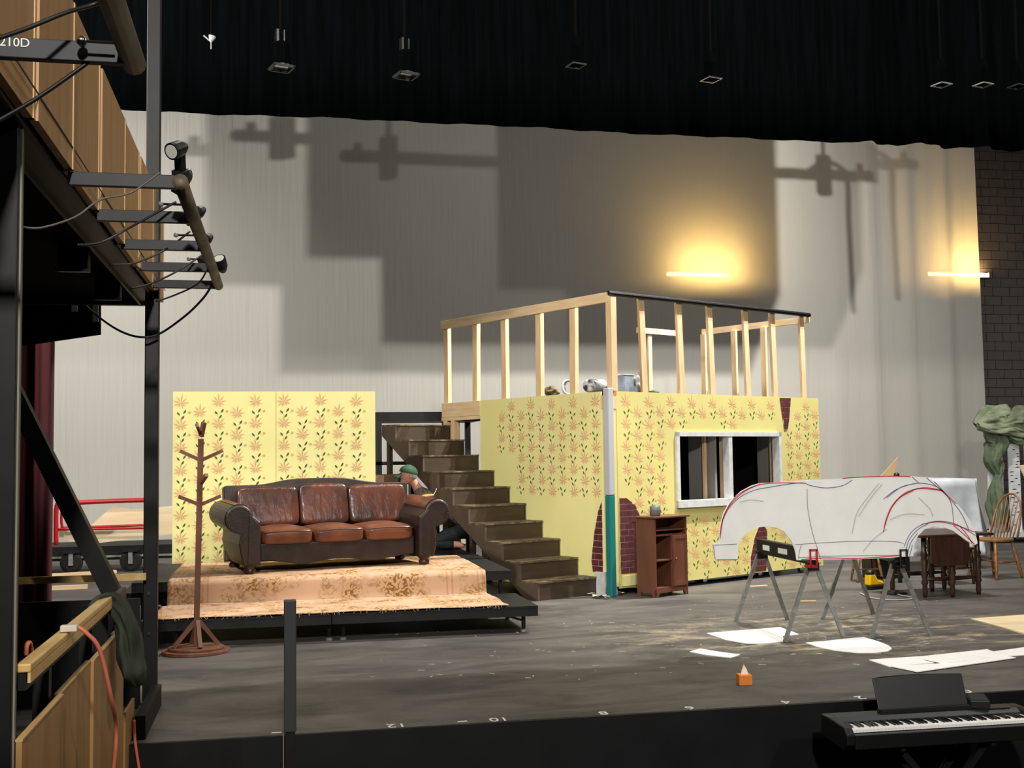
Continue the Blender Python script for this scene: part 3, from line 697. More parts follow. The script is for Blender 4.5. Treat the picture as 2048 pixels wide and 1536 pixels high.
def rug(name, label, path, x0, x1, wob, nv):
    f, ln = rugf(path, x0, x1, wob); mb = MB().grid(f, 90, nv); me_o = mb.build(name, RUGM, smooth=True)
    uv = me_o.data.uv_layers.new(name='UVMap'); nvp = nv+1
    for lp in me_o.data.loops:
        i, j = divmod(lp.vertex_index, nvp); uv.data[lp.index].uv = (i/90*(x1-x0), j/nv*ln)
    q = me_o.modifiers.new('s', 'SOLIDIFY'); q.thickness = .006
    return tag(me_o, label, 'rug')
rug('rug', 'faded floral rug under the sofa, folded down the riser front', path, rx0, rx1, .006, 60)
path2 = [(uy0-.13, ZL+.013), (10.9, ZL+.013), (10.66, ZL+.02), (10.625, ZL+.016)]
r2 = rug('rug_end', 'pale fringed rug end lying on the low front riser', path2, rx0-.05, P(1005, 1206, z=ZL).x, .012, 16)
fr = MB()
for i in range(90):
    x = rx0+random.random()*(P(1000, 1206, z=ZL).x-rx0); L_ = random.uniform(.01, .03)
    fr.tube([(x, 10.63, ZL+.02), (x+random.uniform(-.01, .01), 10.605, ZL+.018), (x+random.uniform(-.02, .02), 10.60, ZL+.01-L_*random.random())], .0022, 4)
o = fr.build('fringe', mat('rug_fringe', (150, 130, 104), .9), r2); o['kind'] = 'stuff'

# ------------------------------------------------------------------ sofa
fl_ = P(500, 1150, z=ZU); fr_ = P(848, 1131, z=ZU)
d = (fr_-fl_); SR = math.atan2(d.y, d.x); cen = (fl_+fr_)/2
sofa = thing('leather_sofa', 'brown leather three-seat sofa with camel back and rolled arms on the rug', 'sofa', (cen.x, cen.y, ZU+.02), SR)
FW = d.length; hw = FW/2+.13      # half outer body width
aw = .24                          # arm thickness
def roundbox(name, x0, x1, y0, y1, z0, z1, m, bev, sub=0, puff=0, seg=4):
    o = MB().grid  # placeholder for clarity
    nx, ny, nz = 8, 6, 4; bm = bmesh.new(); bmesh.ops.create_cube(bm, size=1)
    bmesh.ops.subdivide_edges(bm, edges=bm.edges[:], cuts=7, use_grid_fill=True)
    cx, cy, cz = (x0+x1)/2, (y0+y1)/2, (z0+z1)/2; sx, sy, sz = x1-x0, y1-y0, z1-z0
    for v in bm.verts:
        u, w_, t = v.co*2
        # superellipse rounding plus puff
        k = 1-.0*0
        pz = puff*(1-u*u)*(1-w_*w_); 
        ru = math.sqrt(max(0, 1-bev*(w_**4)/2-bev*(t**4)/2)); rv = math.sqrt(max(0, 1-bev*(u**4)/2-bev*(t**4)/2)); rt = math.sqrt(max(0, 1-bev*(u**4)/2-bev*(w_**4)/2))
        v.co = Vector((cx+u*ru*sx/2, cy+w_*rv*sy/2, cz+t*rt*sz/2+(pz if t > 0 else 0)))
    me = bpy.data.meshes.new(name); bm.to_mesh(me); bm.free(); me.materials.append(m)
    for p in me.polygons: p.use_smooth = True
    o = bpy.data.objects.new(name, me); COL.objects.link(o); o.parent = sofa
    q = o.modifiers.new('s', 'SUBSURF'); q.levels = 1; q.render_levels = 1
    return o
# base with front rail
inx = hw-aw
# curved bottom front rail
rp = [(-inx-.01, 0, .36)]
rp = [(-inx, .0, .29), (inx, .0, .29)] + [(inx-2*inx*i/16, 0, .085+.02*math.cos(2*math.pi*i/16*2)+(.0 if 3 < i < 13 else .01)) for i in range(17)]
MB().prism(rp, (0, .08, 0)).build('front_rail', LTH, sofa, bevel=.012, seg=3)
MB().box(-hw+.05, hw-.05, .08, .86, .1, .3).build('base_frame', LTH, sofa, bevel=.01)
# seats
sw = 2*inx/3
for i in range(3):
    x0 = -inx+i*sw
    roundbox('seat_cushion', x0+.002, x0+sw-.002, -.04, .66, .27, .43, SEATL, .2, puff=.035)
    MB().tube(spline([(x0+.02, -.047, .40), (x0+sw/2, -.052, .412), (x0+sw-.02, -.047, .40)], 8), .006, 6).build('cushion_piping', LTH, sofa, smooth=True)
# back cushions, leaning
for i in range(3):
    x0 = -inx+i*sw; hh = .9 if i == 1 else .88
    o = roundbox('back_cushion', x0+.001-(.13 if i == 0 else 0), x0+sw-.001+(.13 if i == 2 else 0), -.09, .1, .0, hh-.44, CUSH, .16, puff=.004)
    o.location = (0, .62, .42); o.rotation_euler = (math.radians(-14), 0, 0)
# camel back frame
bp_ = [(-hw+.02, .8, .15), (-hw+.02, .8, .95)]
for i in range(25):
    t = i/24; x = -hw+.04+(2*hw-.08)*t; c = (t-.5)*2
    z = .965+.065*math.exp(-(c/.5)**4); bp_.append((x, .8, z))
bp_ += [(hw-.02, .8, .95), (hw-.04, .8, .15)]
bk = MB().prism(bp_, (0, .12, 0)).build('back_frame', LTH, sofa, bevel=.035, seg=4); bk.rotation_euler = (math.radians(-8), 0, 0); bk.location = (0, -.09, .03)
# arms: rolled profile extruded backwards
def arm(sgn):
    pr_ = []
    def add(x, z): pr_.append((sgn*x, z))
    xi = hw-aw+.02; xo = hw-.03
    add(xi, .08); add(xi, .52)
    ccx, ccz, rr = hw+.0, .555, .145
    for k in range(17):
        a = math.radians(168-k*15.0); add(ccx+rr*math.cos(a), ccz+rr*math.sin(a))
    add(hw-.02, .40); add(hw+.0, .3); add(hw-.02, .18); add(hw-.05, .08)
    mb = MB(); n = len(pr_); secs = [(-.10, .93, .0), (-.085, 1, .0), (.0, 1, 0), (.45, 1, 0), (.84, .96, .0)]
    for (y, s_, dz) in secs:
        for (x, z) in pr_:
            cx, cz = sgn*(hw-.05), .4; mb.v.append((cx+(x-cx)*s_, y, cz+(z-cz)*s_+dz+(.03*max(0, y)/.84 if z > .4 else 0)))
    for i in range(len(secs)-1):
        for k in range(n): mb.f.append((i*n+k, i*n+(k+1) % n, (i+1)*n+(k+1) % n, (i+1)*n+k))
    mb.f.append(tuple(range(n))); mb.f.append(tuple(reversed(range((len(secs)-1)*n, len(secs)*n))))
    a = mb.build('arm', LTH, sofa, bevel=.012, seg=3)
    # tan worn top of the arm
    tp = MB().grid(lambda u, v: (sgn*(ccx+(rr+.004)*math.cos(math.radians(158-u*86))), -.07+v*.80, ccz+(rr+.004)*math.sin(math.radians(158-u*86))+.03*max(0, -.07+v*.8)/.84), 12, 6).build('arm_top_panel', SEATL, sofa, smooth=True)
    # nailheads on the front face
    nh = MB()
    for k in range(22):
        aa = math.radians(150-k*14) if k < 15 else None
        if aa is not None: x, z = ccx+(rr-.03)*math.cos(aa), ccz+(rr-.03)*math.sin(aa)
        nh.ball((sgn*x, -.103, z), .0075, 6, 4) if aa is not None else None
    for k in range(18): nh.ball((sgn*(hw-.055+.02*math.sin(k/17*math.pi)), -.103, .11+k*.017), .007, 6, 4)
    nh.build('nailhead_trim', NAIL, sofa)['kind'] = 'stuff'
    fp = [(sgn*(hw-.2), -.108, .1), (sgn*(hw-.2), -.108, .5), (sgn*(hw-.1), -.108, .6), (sgn*(hw-.085), -.108, .1)]
    MB().prism(fp, (0, .015, 0)).build('arm_front_panel', LTH, sofa, bevel=.01)
    return a
arm(-1); arm(1)
for x in (-FW/2, FW/2):
    for y in (-.0, .8):
        MB().lathe((x, y, -.02), (x, y, .1), [(0, .04), (.15, .055), (.45, .06), (.6, .045), (.7, .062), (1, .062)], 16).build('bun_foot', DKW, sofa, smooth=True)

# ------------------------------------------------------------------ coat stand
cb = P(394, 1301, z=0)
cs = thing('coat_stand', 'brown wooden coat stand with four angled peg arms on a round base', 'coat stand', (cb.x, cb.y-.12, 0), .1)
D_ = cb.y-.12; zt = P(402, 850, y=D_).z; dx_ = P(402, 850, y=D_).x-cb.x
def oval(rx, ry, z0, z1):
    m = MB(); n = 28; m.prism([(rx*math.cos(2*math.pi*i/n), ry*math.sin(2*math.pi*i/n), z0) for i in range(n)], (0, 0, z1-z0)); return m
oval(.285, .25, 0, .03).build('base_plate', COAT, cs, bevel=.006); oval(.235, .2, .03, .055).build('base_step', COAT, cs, bevel=.006)
MB().prism([(-.024, -.024, .055), (.024, -.024, .055), (.024, .024, .055), (-.024, .024, .055)], (dx_, 0, zt-.12-.055)).build('pole', COAT, cs, bevel=.004)
for a in range(4):
    t = a*math.pi/2+.15; ax, ay = math.cos(t), math.sin(t)
    MB().beam((ax*.19, ay*.16, .06), (ax*.015+.01, ay*.015, .27), .035, .035).build('base_brace', COAT, cs)
def peg(px, py, qx, qy, dy=0, r=.03):
    a = local(cs, P(px, py, y=D_)); b = local(cs, P(qx, qy, y=D_+dy)); MB().beam(a, b, r, r).build('peg_arm', COAT, cs)
peg(400, 920, 360, 902); peg(404, 920, 446, 901); peg(398, 1009, 357, 993); peg(402, 1009, 442, 992)
peg(402, 966, 413, 950, -.12); peg(402, 873, 408, 845, -.03, .034); peg(401, 868, 393, 848, .08, .022); peg(401, 868, 395, 852, -.1, .02)

# ------------------------------------------------------------------ cabinet with jar
cf = P(1312, 1196, z=0); cab = thing('small_cabinet', 'small brown wooden cabinet with open shelves and one door', 'cabinet', cf, HR)
wR = local(cab, P(1368, 1187, z=0)).x; H_ = .93; DD = .3; WW = max(.38, min(.55, wR)); print('cab w', wR)
def slab(n, *a, **k): return MB().box(*a).build(n, CAB, cab, bevel=.003, **k)
MB().prism([(0, 0, 0), (0, .05, 0), (0, .07, .05), (0, DD-.07, .05), (0, DD-.05, 0), (0, DD, 0), (0, DD, H_-.02), (0, 0, H_-.02)], (.02, 0, 0)).build('side_panel', CAB, cab)
MB().prism([(WW, 0, 0), (WW, .05, 0), (WW, .07, .05), (WW, DD-.07, .05), (WW, DD-.05, 0), (WW, DD, 0), (WW, DD, H_-.02), (WW, 0, H_-.02)], (-.02, 0, 0)).build('side_panel', CAB, cab)
MB().prism([(0, 0, 0), (.04, 0, 0), (.07, 0, .05), (WW-.07, 0, .05), (WW-.04, 0, 0), (WW, 0, 0), (WW, 0, .09), (0, 0, .09)], (0, .018, 0)).build('plinth', CAB, cab)
slab('top', -.03, WW+.03, -.03, DD+.02, H_-.02, H_)
slab('shelf', .02, WW-.02, .01, DD-.01, .09, .11); slab('shelf', .02, WW-.02, .01, DD-.01, .7, .72); slab('shelf', .02, WW*.55, .01, DD-.01, .41, .43)
slab('divider', WW*.53, WW*.53+.018, .01, DD-.01, .11, .7); slab('back_panel', .02, WW-.02, DD-.012, DD, .05, H_-.02)
slab('shelf', .02, WW-.02, .01, DD-.01, .76, .775)
dr = slab('door', WW*.53+.005, WW-.015, -.012, .008, .115, .70)
q0, q1 = WW*.53+.005, WW-.015
for a in ((q0, q0+.03, -.018, -.012, .115, .70), (q1-.03, q1, -.018, -.012, .115, .70), (q0+.03, q1-.03, -.018, -.012, .66, .70), (q0+.03, q1-.03, -.018, -.012, .115, .165)): MB().box(*a).build('door_moulding', CAB, dr)
MB().ball((q0+.03, -.03, .43), .014, 10, 6).build('knob', mat('red_knob', (150, 50, 36), .4), dr, smooth=True)
jc = cf+Matrix.Rotation(HR, 3, 'Z') @ Vector((.14, .12, H_)); jar = thing('ceramic_jar', 'small grey lidded jar on top of the brown cabinet', 'jar', jc)
MB().lathe((0, 0, 0), (0, 0, .125), [(0, .05), (.06, .062), (.5, .066), (.9, .063), (1, .045)], 18).build('jar_body', JAR, jar, smooth=True)
MB().lathe((0, 0, .125), (0, 0, .135), [(0, .036), (.5, .034), (.6, .012), (1, .01)], 14).build('jar_lid', JAR, jar, smooth=True)

# torn wallpaper scraps at the corner
SCR = ['pale torn scrap furthest left, under the bottom stair', 'greenish torn scrap under the bottom stair, second from the left', 'pale torn scrap just right of the stair foot',
       'largest pale green scrap between stair foot and corner pole', 'green-tinged scrap touching the white foot of the house corner', 'small pale scrap at the foot of the teal pole', 'pale torn scrap right of the teal pole, by the cabinet']
for i, (px, py, s_) in enumerate(((1150, 1192, .08), (1168, 1186, .07), (1180, 1192, .09), (1196, 1196, .1), (1204, 1197, .08), (1215, 1198, .06), (1240, 1190, .06))):
    c = P(px, py, z=0); rr = random.Random(i+40); n = 7
    vs = [(c.x+s_*rr.uniform(.5, 1)*math.cos(2*math.pi*k/n), c.y+s_*rr.uniform(.4, .9)*math.sin(2*math.pi*k/n), .004+rr.random()*.045) for k in range(n)]
    m = MB(); m.add(vs+[(c.x, c.y, .035)], [(k, (k+1) % n, n) for k in range(n)])
    tag(m.build('paper_scrap', [PAPER, GRN, PAPER][i % 3] if i != 3 else mat('pale_green_scrap', (150, 160, 130), .7), solid=.002), SCR[i], 'scrap', 'torn scraps at the house corner')

# ------------------------------------------------------------------ person kneeling behind the sofa
PYD = 14.8
def Q(px, py, dy=0): return P(px, py, y=PYD+dy)
def skin_chain(name, verts, edges, radii, m, parent, sub=2, root=0):
    me = bpy.data.meshes.new(name); me.from_pydata([tuple(v) for v in verts], edges, []); me.materials.append(m)
    o = bpy.data.objects.new(name, me); COL.objects.link(o); o.parent = parent
    s_ = o.modifiers.new('skin', 'SKIN'); s_.use_smooth_shade = True
    for i, r in enumerate(radii):
        rr = r if isinstance(r, tuple) else (r, r); me.skin_vertices[0].data[i].radius = rr; me.skin_vertices[0].data[i].use_root = (i == root)
    q = o.modifiers.new('sub', 'SUBSURF'); q.levels = sub; q.render_levels = sub
    return o
ZR_ = .455
man = thing('person', 'person in a green cap and dark trousers kneeling behind the sofa', 'person', (0, 0, 0))
hip = Vector((Q(948, 1040).x, PYD+.05, ZR_+.30)); knee = Vector((Q(862, 1088).x, PYD, ZR_+.09)); kn2 = knee+Vector((.03, .24, 0)); hip2 = hip+Vector((.0, .2, 0))
ank = Vector((Q(915, 1098).x, PYD+.0, ZR_+.07)); toe = ank+Vector((.1, 0, -.03)); ank2 = ank+Vector((0, .26, 0)); toe2 = toe+Vector((0, .26, 0))
pel = (hip+hip2)/2+Vector((.0, 0, .04))
wai = Vector((Q(900, 1030).x, PYD+.12, Q(900, 1026).z)); che = Vector((Q(850, 1002).x, PYD+.12, Q(850, 1002).z)); nek = Vector((Q(833, 966).x, PYD+.12, Q(833, 970).z)); 
head = Vector((Q(818, 950).x, PYD+.1, Q(818, 950).z))
shL = che+Vector((-.02, -.17, .03)); shR = che+Vector((-.02, .19, .03))
elL = Vector((Q(868, 1022).x, PYD-.25, Q(868, 1024).z)); haL = Vector((Q(850, 990).x, PYD-.22, Q(850, 989).z))
elR = shR+Vector((-.05, .05, -.25)); haR = Vector((Q(850, 1000).x, PYD-.05, Q(850, 1000).z))
vs = [pel, wai, che, nek, head, shL, elL, haL, shR, elR, haR, hip, knee, ank, toe, hip2, kn2, ank2, toe2]
ed = [(0, 1), (1, 2), (2, 3), (3, 4), (2, 5), (5, 6), (6, 7), (2, 8), (8, 9), (9, 10), (0, 11), (11, 12), (12, 13), (13, 14), (0, 15), (15, 16), (16, 17), (17, 18)]
ra = [.13, (.13, .12), (.14, .12), .055, .06, .06, .042, .03, .06, .042, .03, .09, .062, .045, .03, .09, .062, .045, .03]
skin_chain('body', vs, ed, ra, SKIN, man)
skin_chain('trousers', [pel, hip, knee, ank+Vector((-.03, 0, .0)), hip2, kn2, ank2+Vector((-.03, 0, .0))], [(0, 1), (1, 2), (2, 3), (0, 4), (4, 5), (5, 6)], [.16, .115, .082, .062, .115, .082, .062], PANTS, man)
skin_chain('shirt', [pel+Vector((-.02, 0, .05)), wai, che, nek+Vector((.01, 0, -.02)), shL, elL, shR, elR], [(0, 1), (1, 2), (2, 3), (2, 4), (4, 5), (2, 6), (6, 7)], [.15, (.155, .145), (.165, .15), .07, .08, .058, .08, .058], SHIRT, man)
# head: looks left and down
hf = Matrix.Rotation(math.radians(12), 3, 'Y')
MB().ball(head, (.105, .078, .12), 20, 14, T=hf).ball(head+Vector((-.1, 0, -.02)), (.022, .014, .02), 8, 6).ball(head+Vector((-.055, 0, -.075)), (.045, .05, .04), 12, 8).ball(head+Vector((.02, -.078, -.01)), (.022, .01, .032), 8, 6).ball(head+Vector((.02, .078, -.01)), (.022, .01, .032), 8, 6).build('head', SKIN, man, smooth=True)
MB().ball(head+Vector((-.082, -.032, .005)), .011, 8, 6).ball(head+Vector((-.082, .032, .005)), .011, 8, 6).build('eyes', WHT, man, smooth=True)
MB().ball(head+Vector((.035, 0, -.0)), (.085, .083, .085), 16, 10).build('hair', HAIR, man, smooth=True)
cp = MB()
def capf(u, v):
    a = 2*math.pi*u; e = v*math.pi/2
    return head+Vector((.005, 0, .025))+hf@Vector((.122*math.cos(a)*math.cos(e), .098*math.sin(a)*math.cos(e), .105*math.sin(e)))
cp.grid(capf, 20, 8)
brim = MB().grid(lambda u, v: head+Vector((.0, 0, .03))+Vector((-.09-.105*u*math.sqrt(max(.0, 1-(2*v-1)**2*.8)), .09*(2*v-1), -.0-.055*u-.02*(2*v-1)**2)), 6, 10)
hat = thing('baseball_cap', 'green cap with curved brim worn by the person behind the sofa', 'cap', (0, 0, 0))
cp.build('crown', CAPG, hat, smooth=True, solid=.004); brim.build('brim', CAPG, hat, smooth=True, solid=.005)
MB().tube([capf(u/16, .02) for u in range(17)], .004, 5).build('seam', mat('dark_seam', (36, 76, 54), .8), hat); MB().ball(capf(0, 1), .008, 6, 5).build('button', CAPG, hat)
def hand(c, dirv, side, parent):
    c = Vector(c); d = Vector(dirv).normalized(); s_ = Vector(side).normalized(); n = d.cross(s_).normalized()
    V = [c, c+d*.05]; E = [(0, 1)]; R = [(.028, .02), (.036, .018)]
    for k, (off, L_) in enumerate(((-.03, .062), (-.01, .072), (.01, .068), (.03, .052))):
        b = len(V); V += [c+d*.075+s_*off, c+d*(.075+L_*.5)+s_*off*1.1+n*.004, c+d*(.075+L_*.75)+s_*off*1.1+n*(.006+L_*.45)]
        E += [(1, b), (b, b+1), (b+1, b+2)]; R += [.0095, .0088, .0075]
    b = len(V); V += [c+d*.02-s_*.04, c+d*.055-s_*.06+n*.02, c+d*.08-s_*.055+n*.04]; E += [(0, b), (b, b+1), (b+1, b+2)]; R += [.012, .0105, .009]
    return skin_chain('hand', V, E, R, SKIN, parent, 1)
hand(haL, (-.6, -.1, -.15), (0, 1, .2), man); hand(haR, (-.6, -.2, -.2), (0, 1, .2), man)
tl = thing('hand_tool', 'small yellow handled tool held in the kneeling person\'s hand', 'tool', haL+Vector((.02, -.03, -.02)))
MB().lathe((-.1, 0, 0), (.06, 0, .02), [(0, .016), (.3, .02), (.9, .018), (1, .01)], 10).build('handle', mat('yellow_handle', (214, 170, 60), .4), tl, smooth=True)
MB().tube([(.06, 0, .02), (.10, 0, .10)], .004, 6).build('shaft', CHROME, tl)

# ------------------------------------------------------------------ flatbed cart with red rails, far left
cd_ = P(165, 1146, z=0); CY = cd_.y
cart = thing('flatbed_cart', 'black flatbed cart with red tube rails and fat casters behind the posts', 'cart', (cd_.x, CY, 0))
gx = lambda px, py, dy=0: P(px, py, y=CY+dy)-Vector((cd_.x, CY, 0))
a = gx(60, 1096); b = gx(348, 1092)
MB().box(a.x, b.x, 0, 1.1, a.z-.14, a.z).build('bed', BLACKW, cart); MB().box(a.x, b.x, -.02, .02, a.z-.17, a.z-.14).build('bed_edge', ALU, cart)
MB().box(a.x, b.x, .02, 1.0, a.z-.21, a.z-.17).build('under_frame', STEEL, cart)
for px in (143, 262):
    c = gx(px, 1130); 
    MB().lathe((c.x, -.05, .16), (c.x, .05, .16), [(0, .12), (.1, .16), (.9, .16), (1, .12)], 20).build('caster_wheel', BLC, cart, smooth=False)
    MB().box(c.x-.03, c.x+.03, -.09, -.055, .12, .32).build('caster_fork', ALU, cart)
    MB().box(c.x-.12, c.x+.12, -.1, .1, .3, .34).build('caster_plate', STEEL, cart)
def rl(name, pts, r=.03): MB().tube(spline([gx(*p) for p in pts], 5), r, 8).build(name, REDP, cart, smooth=True)
rl('rail_tube', [(112, 1090), (112, 1030), (114, 1014), (122, 1008), (200, 1003), (298, 1000)], .035)
rl('rail_tube', [(124, 1010, .1), (124, 1052, .1), (140, 1055, .1), (298, 1050, .1)], .02)
rl('rail_tube', [(112, 1059), (298, 1056)], .018)
ply = MB().prism([gx(*p, .3) for p in ((116, 1058), (178, 1054), (225, 1013), (262, 1019), (345, 1012), (345, 1068), (190, 1087), (118, 1078))], (0, .02, 0)).build('plywood_offcut', PLY)
ply.location = cart.location; tag(ply, 'cut plywood pieces leaning inside the red railed cart', 'plywood')
# lumber on the floor there
def plank(name, label, p0, p1, wd, th, m, cat='plank'):
    a = P(*p0, z=th/2); b = P(*p1, z=th/2); a.z = b.z = th/2
    return tag(MB().beam(a, b, wd, th).build(name, m), label, cat)
plank('lumber', 'long pale plank on the stage floor behind the wooden cross rail', (60, 1153), (232, 1143), .12, .04, PINEH)
plank('lumber', 'short pale plank end on the floor below the cross rail', (60, 1178), (175, 1173), .09, .05, PINEH)
# red velvet curtain
def redf(u, v):
    x = -4.2+u*(P(108, 900, y=9.9).x+4.2); return (x, 9.9+.06*math.sin(u*62)+.03*math.sin(u*131+1), .02+v*3.4)
tag(MB().grid(redf, 160, 6).build('velvet_curtain', REDV, smooth=True, solid=.01), 'dark red velvet stage curtain hanging at the far left', 'curtain')

# ------------------------------------------------------------------ side gallery tower
GX = -.80
gal = thing('side_gallery', 'raised side gallery clad in varnished boards on black steel posts', 'gallery', (GX, 0, 0))
def G(px, py, x=GX): return P(px, py, x=x)-Vector((GX, 0, 0))
zb = 2.83; zt_ = 3.52
seams = [P(px, 400, x=GX).y for px in (-260, -60, 74, 146, 203, 250, 282, 307, 331)]
print('seams', [round(s_, 2) for s_ in seams])
for i in range(len(seams)-1):
    pr = .012 if i % 2 else 0
    MB().box(-.03-pr, -pr, seams[i]+.004, seams[i+1]-.004, zb-.0, zt_+(.02 if i % 2 else 0)).build('cladding_board', OAK, gal)
    MB().box(-.028-pr, .004-pr, seams[i+1]-.03, seams[i+1]-.005, zb, zt_+(.02 if i % 2 else 0)).build('board_edge', OAKE, gal)
ye = seams[-1]
MB().beam((.002, seams[0], zb+.09), (.002, ye, zb+.09), .003, .006).build('groove_line', BLACK, gal)
MB().box(-2.4, -.05, 1.0, ye, zb+.02, zb+.08).build('gallery_floor', VOID, gal)
MB().box(-.16, -.045, 1.5, ye-.0, zb-.004, zb+.02).build('edge_channel', mat('brown_grey_steel', (74, 66, 58), .5), gal)
MB().box(-.175, -.16, 1.5, ye-.0, zb-.03, zb+.02).build('channel_flange', STEEL, gal)
MB().box(-.06, -.045, 1.5, ye, zb-.02, zb+.02).build('channel_flange', STEEL, gal)
MB().box(-2.4, -.04, ye-.06, ye, zb-.03, zb+.5).build('end_beam', STEEL, gal)
hb = [P(*p, y=ye+.2)-Vector((GX, 0, 0)) for p in ((-20, 560), (200, 596), (200, 668), (102, 682), (-20, 700))]
MB().prism(hb, (0, .06, 0)).build('drop_header', VOID, gal)
# posts
def hss(name, x, y, z0, z1, w_, m=STEEL): return MB().box(x-w_/2, x+w_/2, y-w_/2, y+w_/2, z0, z1).build(name, m, gal, bevel=.006)
pq = P(300, 1405, z=0); py_ = pq.y
hss('steel_post', pq.x-GX-.0, py_, .012, 7.5, .093)
MB().box(pq.x-GX-.07, pq.x-GX+.07, py_-.07, py_+.07, 0, .012).build('base_plate', STEEL, gal)
MB().box(pq.x-GX-.075, pq.x-GX-.06, py_-.2, py_-.05, .0, .3).build('gusset', STEEL, gal)
npx = P(38, 700, x=-.86); hss('steel_post', -.06-.05, npx.y, PIT_Z, zb, .1)
MB().box(-.06-.001, -.06+.006, npx.y-.02, npx.y+.0, PIT_Z, zb).build('grey_edge_strip', EDGE, gal)
# bolts on the far post
for py in (1188, 1268): 
    q = P(297, py, y=py_-.05)-Vector((GX, 0, 0)); MB().lathe(q, q+Vector((0, -.012, 0)), [(0, .012), (1, .01)], 8).build('bolt', CHROME, gal)
# diagonal brace
a = P(40, 812, y=py_-.5)-Vector((GX, 0, 0)); b = P(222, 1180, y=py_-.5)-Vector((GX, 0, 0)); c_ = b+(b-a)*.15
MB().beam(a-(b-a)*.1, c_, .11, .11, up=(0, 1, 0)).build('diagonal_brace', STEEL, gal)
# wooden cross rail and black kick panel
a = P(36, 1162, y=py_-.1)-Vector((GX, 0, 0)); b = P(292, 1153, y=py_-.1)-Vector((GX, 0, 0))
MB().beam(a-Vector((.6, 0, 0)), b, .04, .045).build('cross_rail', HAND, gal)
a = P(55, 1205, y=py_)-Vector((GX, 0, 0)); b = P(290, 1400, y=py_)-Vector((GX, 0, 0))
MB().box(a.x-.6, b.x-.04, 0, .03, 0, a.z).build('kick_panel', BLACKW, gal).location.y = py_
# lower side rail: handrail and boards
zh = .93
MB().box(-.07, -.02, npx.y+.06, P(214, 1209, x=-.85).y, zh-.0, zh+.03).build('handrail', HAND, gal, bevel=.006)
MB().box(-.03, -.02, npx.y+.06, P(214, 1209, x=-.85).y, zh-.035, zh).build('handrail_lip', HAND, gal)
MB().box(-.065, -.035, npx.y+.06, 7.0, zh-.06, zh-.002).build('rail_channel', STEEL, gal)
ls = [P(px, 1400, x=-.83).y for px in (-260, 20, 45, 127, 187, 233, 252)]; print('ls', ls)
for i in range(len(ls)-1):
    if i == 1: continue
    pr = .014 if i % 2 else 0
    MB().box(-.05-pr, -.03-pr, ls[i]+.003, ls[i+1]-.003, PIT_Z+.02, .715-(0 if i else .12)).build('lower_board', OAK, gal)
    MB().box(-.052-pr, -.028-pr, ls[i]+.003, ls[i+1]-.003, .715-(0 if i else .12), .722-(0 if i else .12)).build('board_edge', OAKE, gal)
MB().box(-.045, -.03, ls[-1], P(269, 1400, x=-.83).y, PIT_Z+.3, .22).build('lower_board', OAK, gal)
for y in (4.9, 6.0, 7.0): MB().box(-.13, -.07, y-.03, y+.03, PIT_Z, zh-.06).build('rail_post', STEEL, gal)
MB().box(-.2, -.16, 3.5, 7.1, -.1, .0).build('stage_curb', BLACKW, gal)
MB().box(-.01, .05, 7.25, py_-.1, .0, .14).build('black_curb', BLACKW, gal)
# small lamps and brackets under the gallery
for px, py, dy in ((148, 546, 0), (216, 602, 0)):
    q = P(px, py, z=zb-.13); o = thing('under_gallery_lamp', 'black box lamp under the gallery, ' + ('nearer the front pillar' if px < 200 else 'nearer the far steel post'), 'light', (q.x, q.y, zb+.02))
    MB().box(-.08, .08, -.05, .05, -.14, 0).build('lamp_box', PLAS, o); MB().box(-.09, .09, -.06, -.05, -.15, -.135).build('lamp_rim', EDGE, o)
for px, py in ((100, 565), (150, 600), (192, 620)):
    q = P(px, py, y=ye+.19)-Vector((GX, 0, 0)); MB().box(q.x-.02, q.x+.02, q.y-.03, q.y, q.z-.09, q.z+.09).build('hanger_strap', ALU, gal)

# lighting pipes on arms
def pipe_rig(name, label, arms, y0, y1):
    "arms: list of (y, z) in the place"
    zz = arms[0][1]; o = thing(name, label, 'lighting pipe', (GX, 0, zz))
    zat = lambda y: np.interp(y, [a[0] for a in arms], [a[1] for a in arms])-zz
    MB().tube([(.42, y, float(zat(y))) for y in [y0]+[a[0] for a in arms if y0+.1 < a[0] < y1-.1]+[y1]], .032, 12).build('pipe', RUST, o, smooth=True)
    for (y, z) in arms: MB().box(-.02, .42, y-.015, y+.015, z-zz-.028, z-zz+.028).build('arm_bar', ARM, o, bevel=.003)
    return o
arms = []
for px, py in ((147, 358), (203, 431), (250, 489), (285, 533), (305, 567)):
    q = P(px, py, x=GX); arms.append((q.y, q.z))
arms[4] = (P(437, 570, x=-.378).y, P(437, 570, x=-.378).z)
ay = [a[0] for a in arms]; print('arms', arms)
r1 = pipe_rig('lighting_pipe', 'rusty lighting pipe held on five steel arms beside the gallery', arms, arms[0][0]-.02, arms[4][0]+.04)
zn = P(100, 97, y=3.18).z
r2_ = pipe_rig('lighting_pipe', 'near end of a rusty lighting pipe with chalk-marked arm, top left corner', [(3.2, zn), (1.2, zn)], 1.3, 3.27)
text_mesh('chalk_text', '· 210D', .034, CHALK, Matrix.Translation((.0, 3.184, .012)) @ Matrix.Rotation(math.pi/2, 4, 'X'), r2_, .0005)
tx = P(22, 84, y=3.184).x-GX; bpy.data.objects['chalk_text'].location.x = tx
q = P(165, 86, y=3.16)-Vector((GX, 0, zn)); MB().lathe(q, q+Vector((0, -.03, 0)), [(0, .012), (.5, .014), (1, .009)], 12).build('clamp_knob', CHROME, r2_, smooth=True)
q2 = P(230, 90, y=3.16)-Vector((GX, 0, zn)); MB().tube([q+Vector((0, -.015, 0)), q2+Vector((0, -.015, 0))], .004, 6).build('knob_rod', CHROME, r2_)
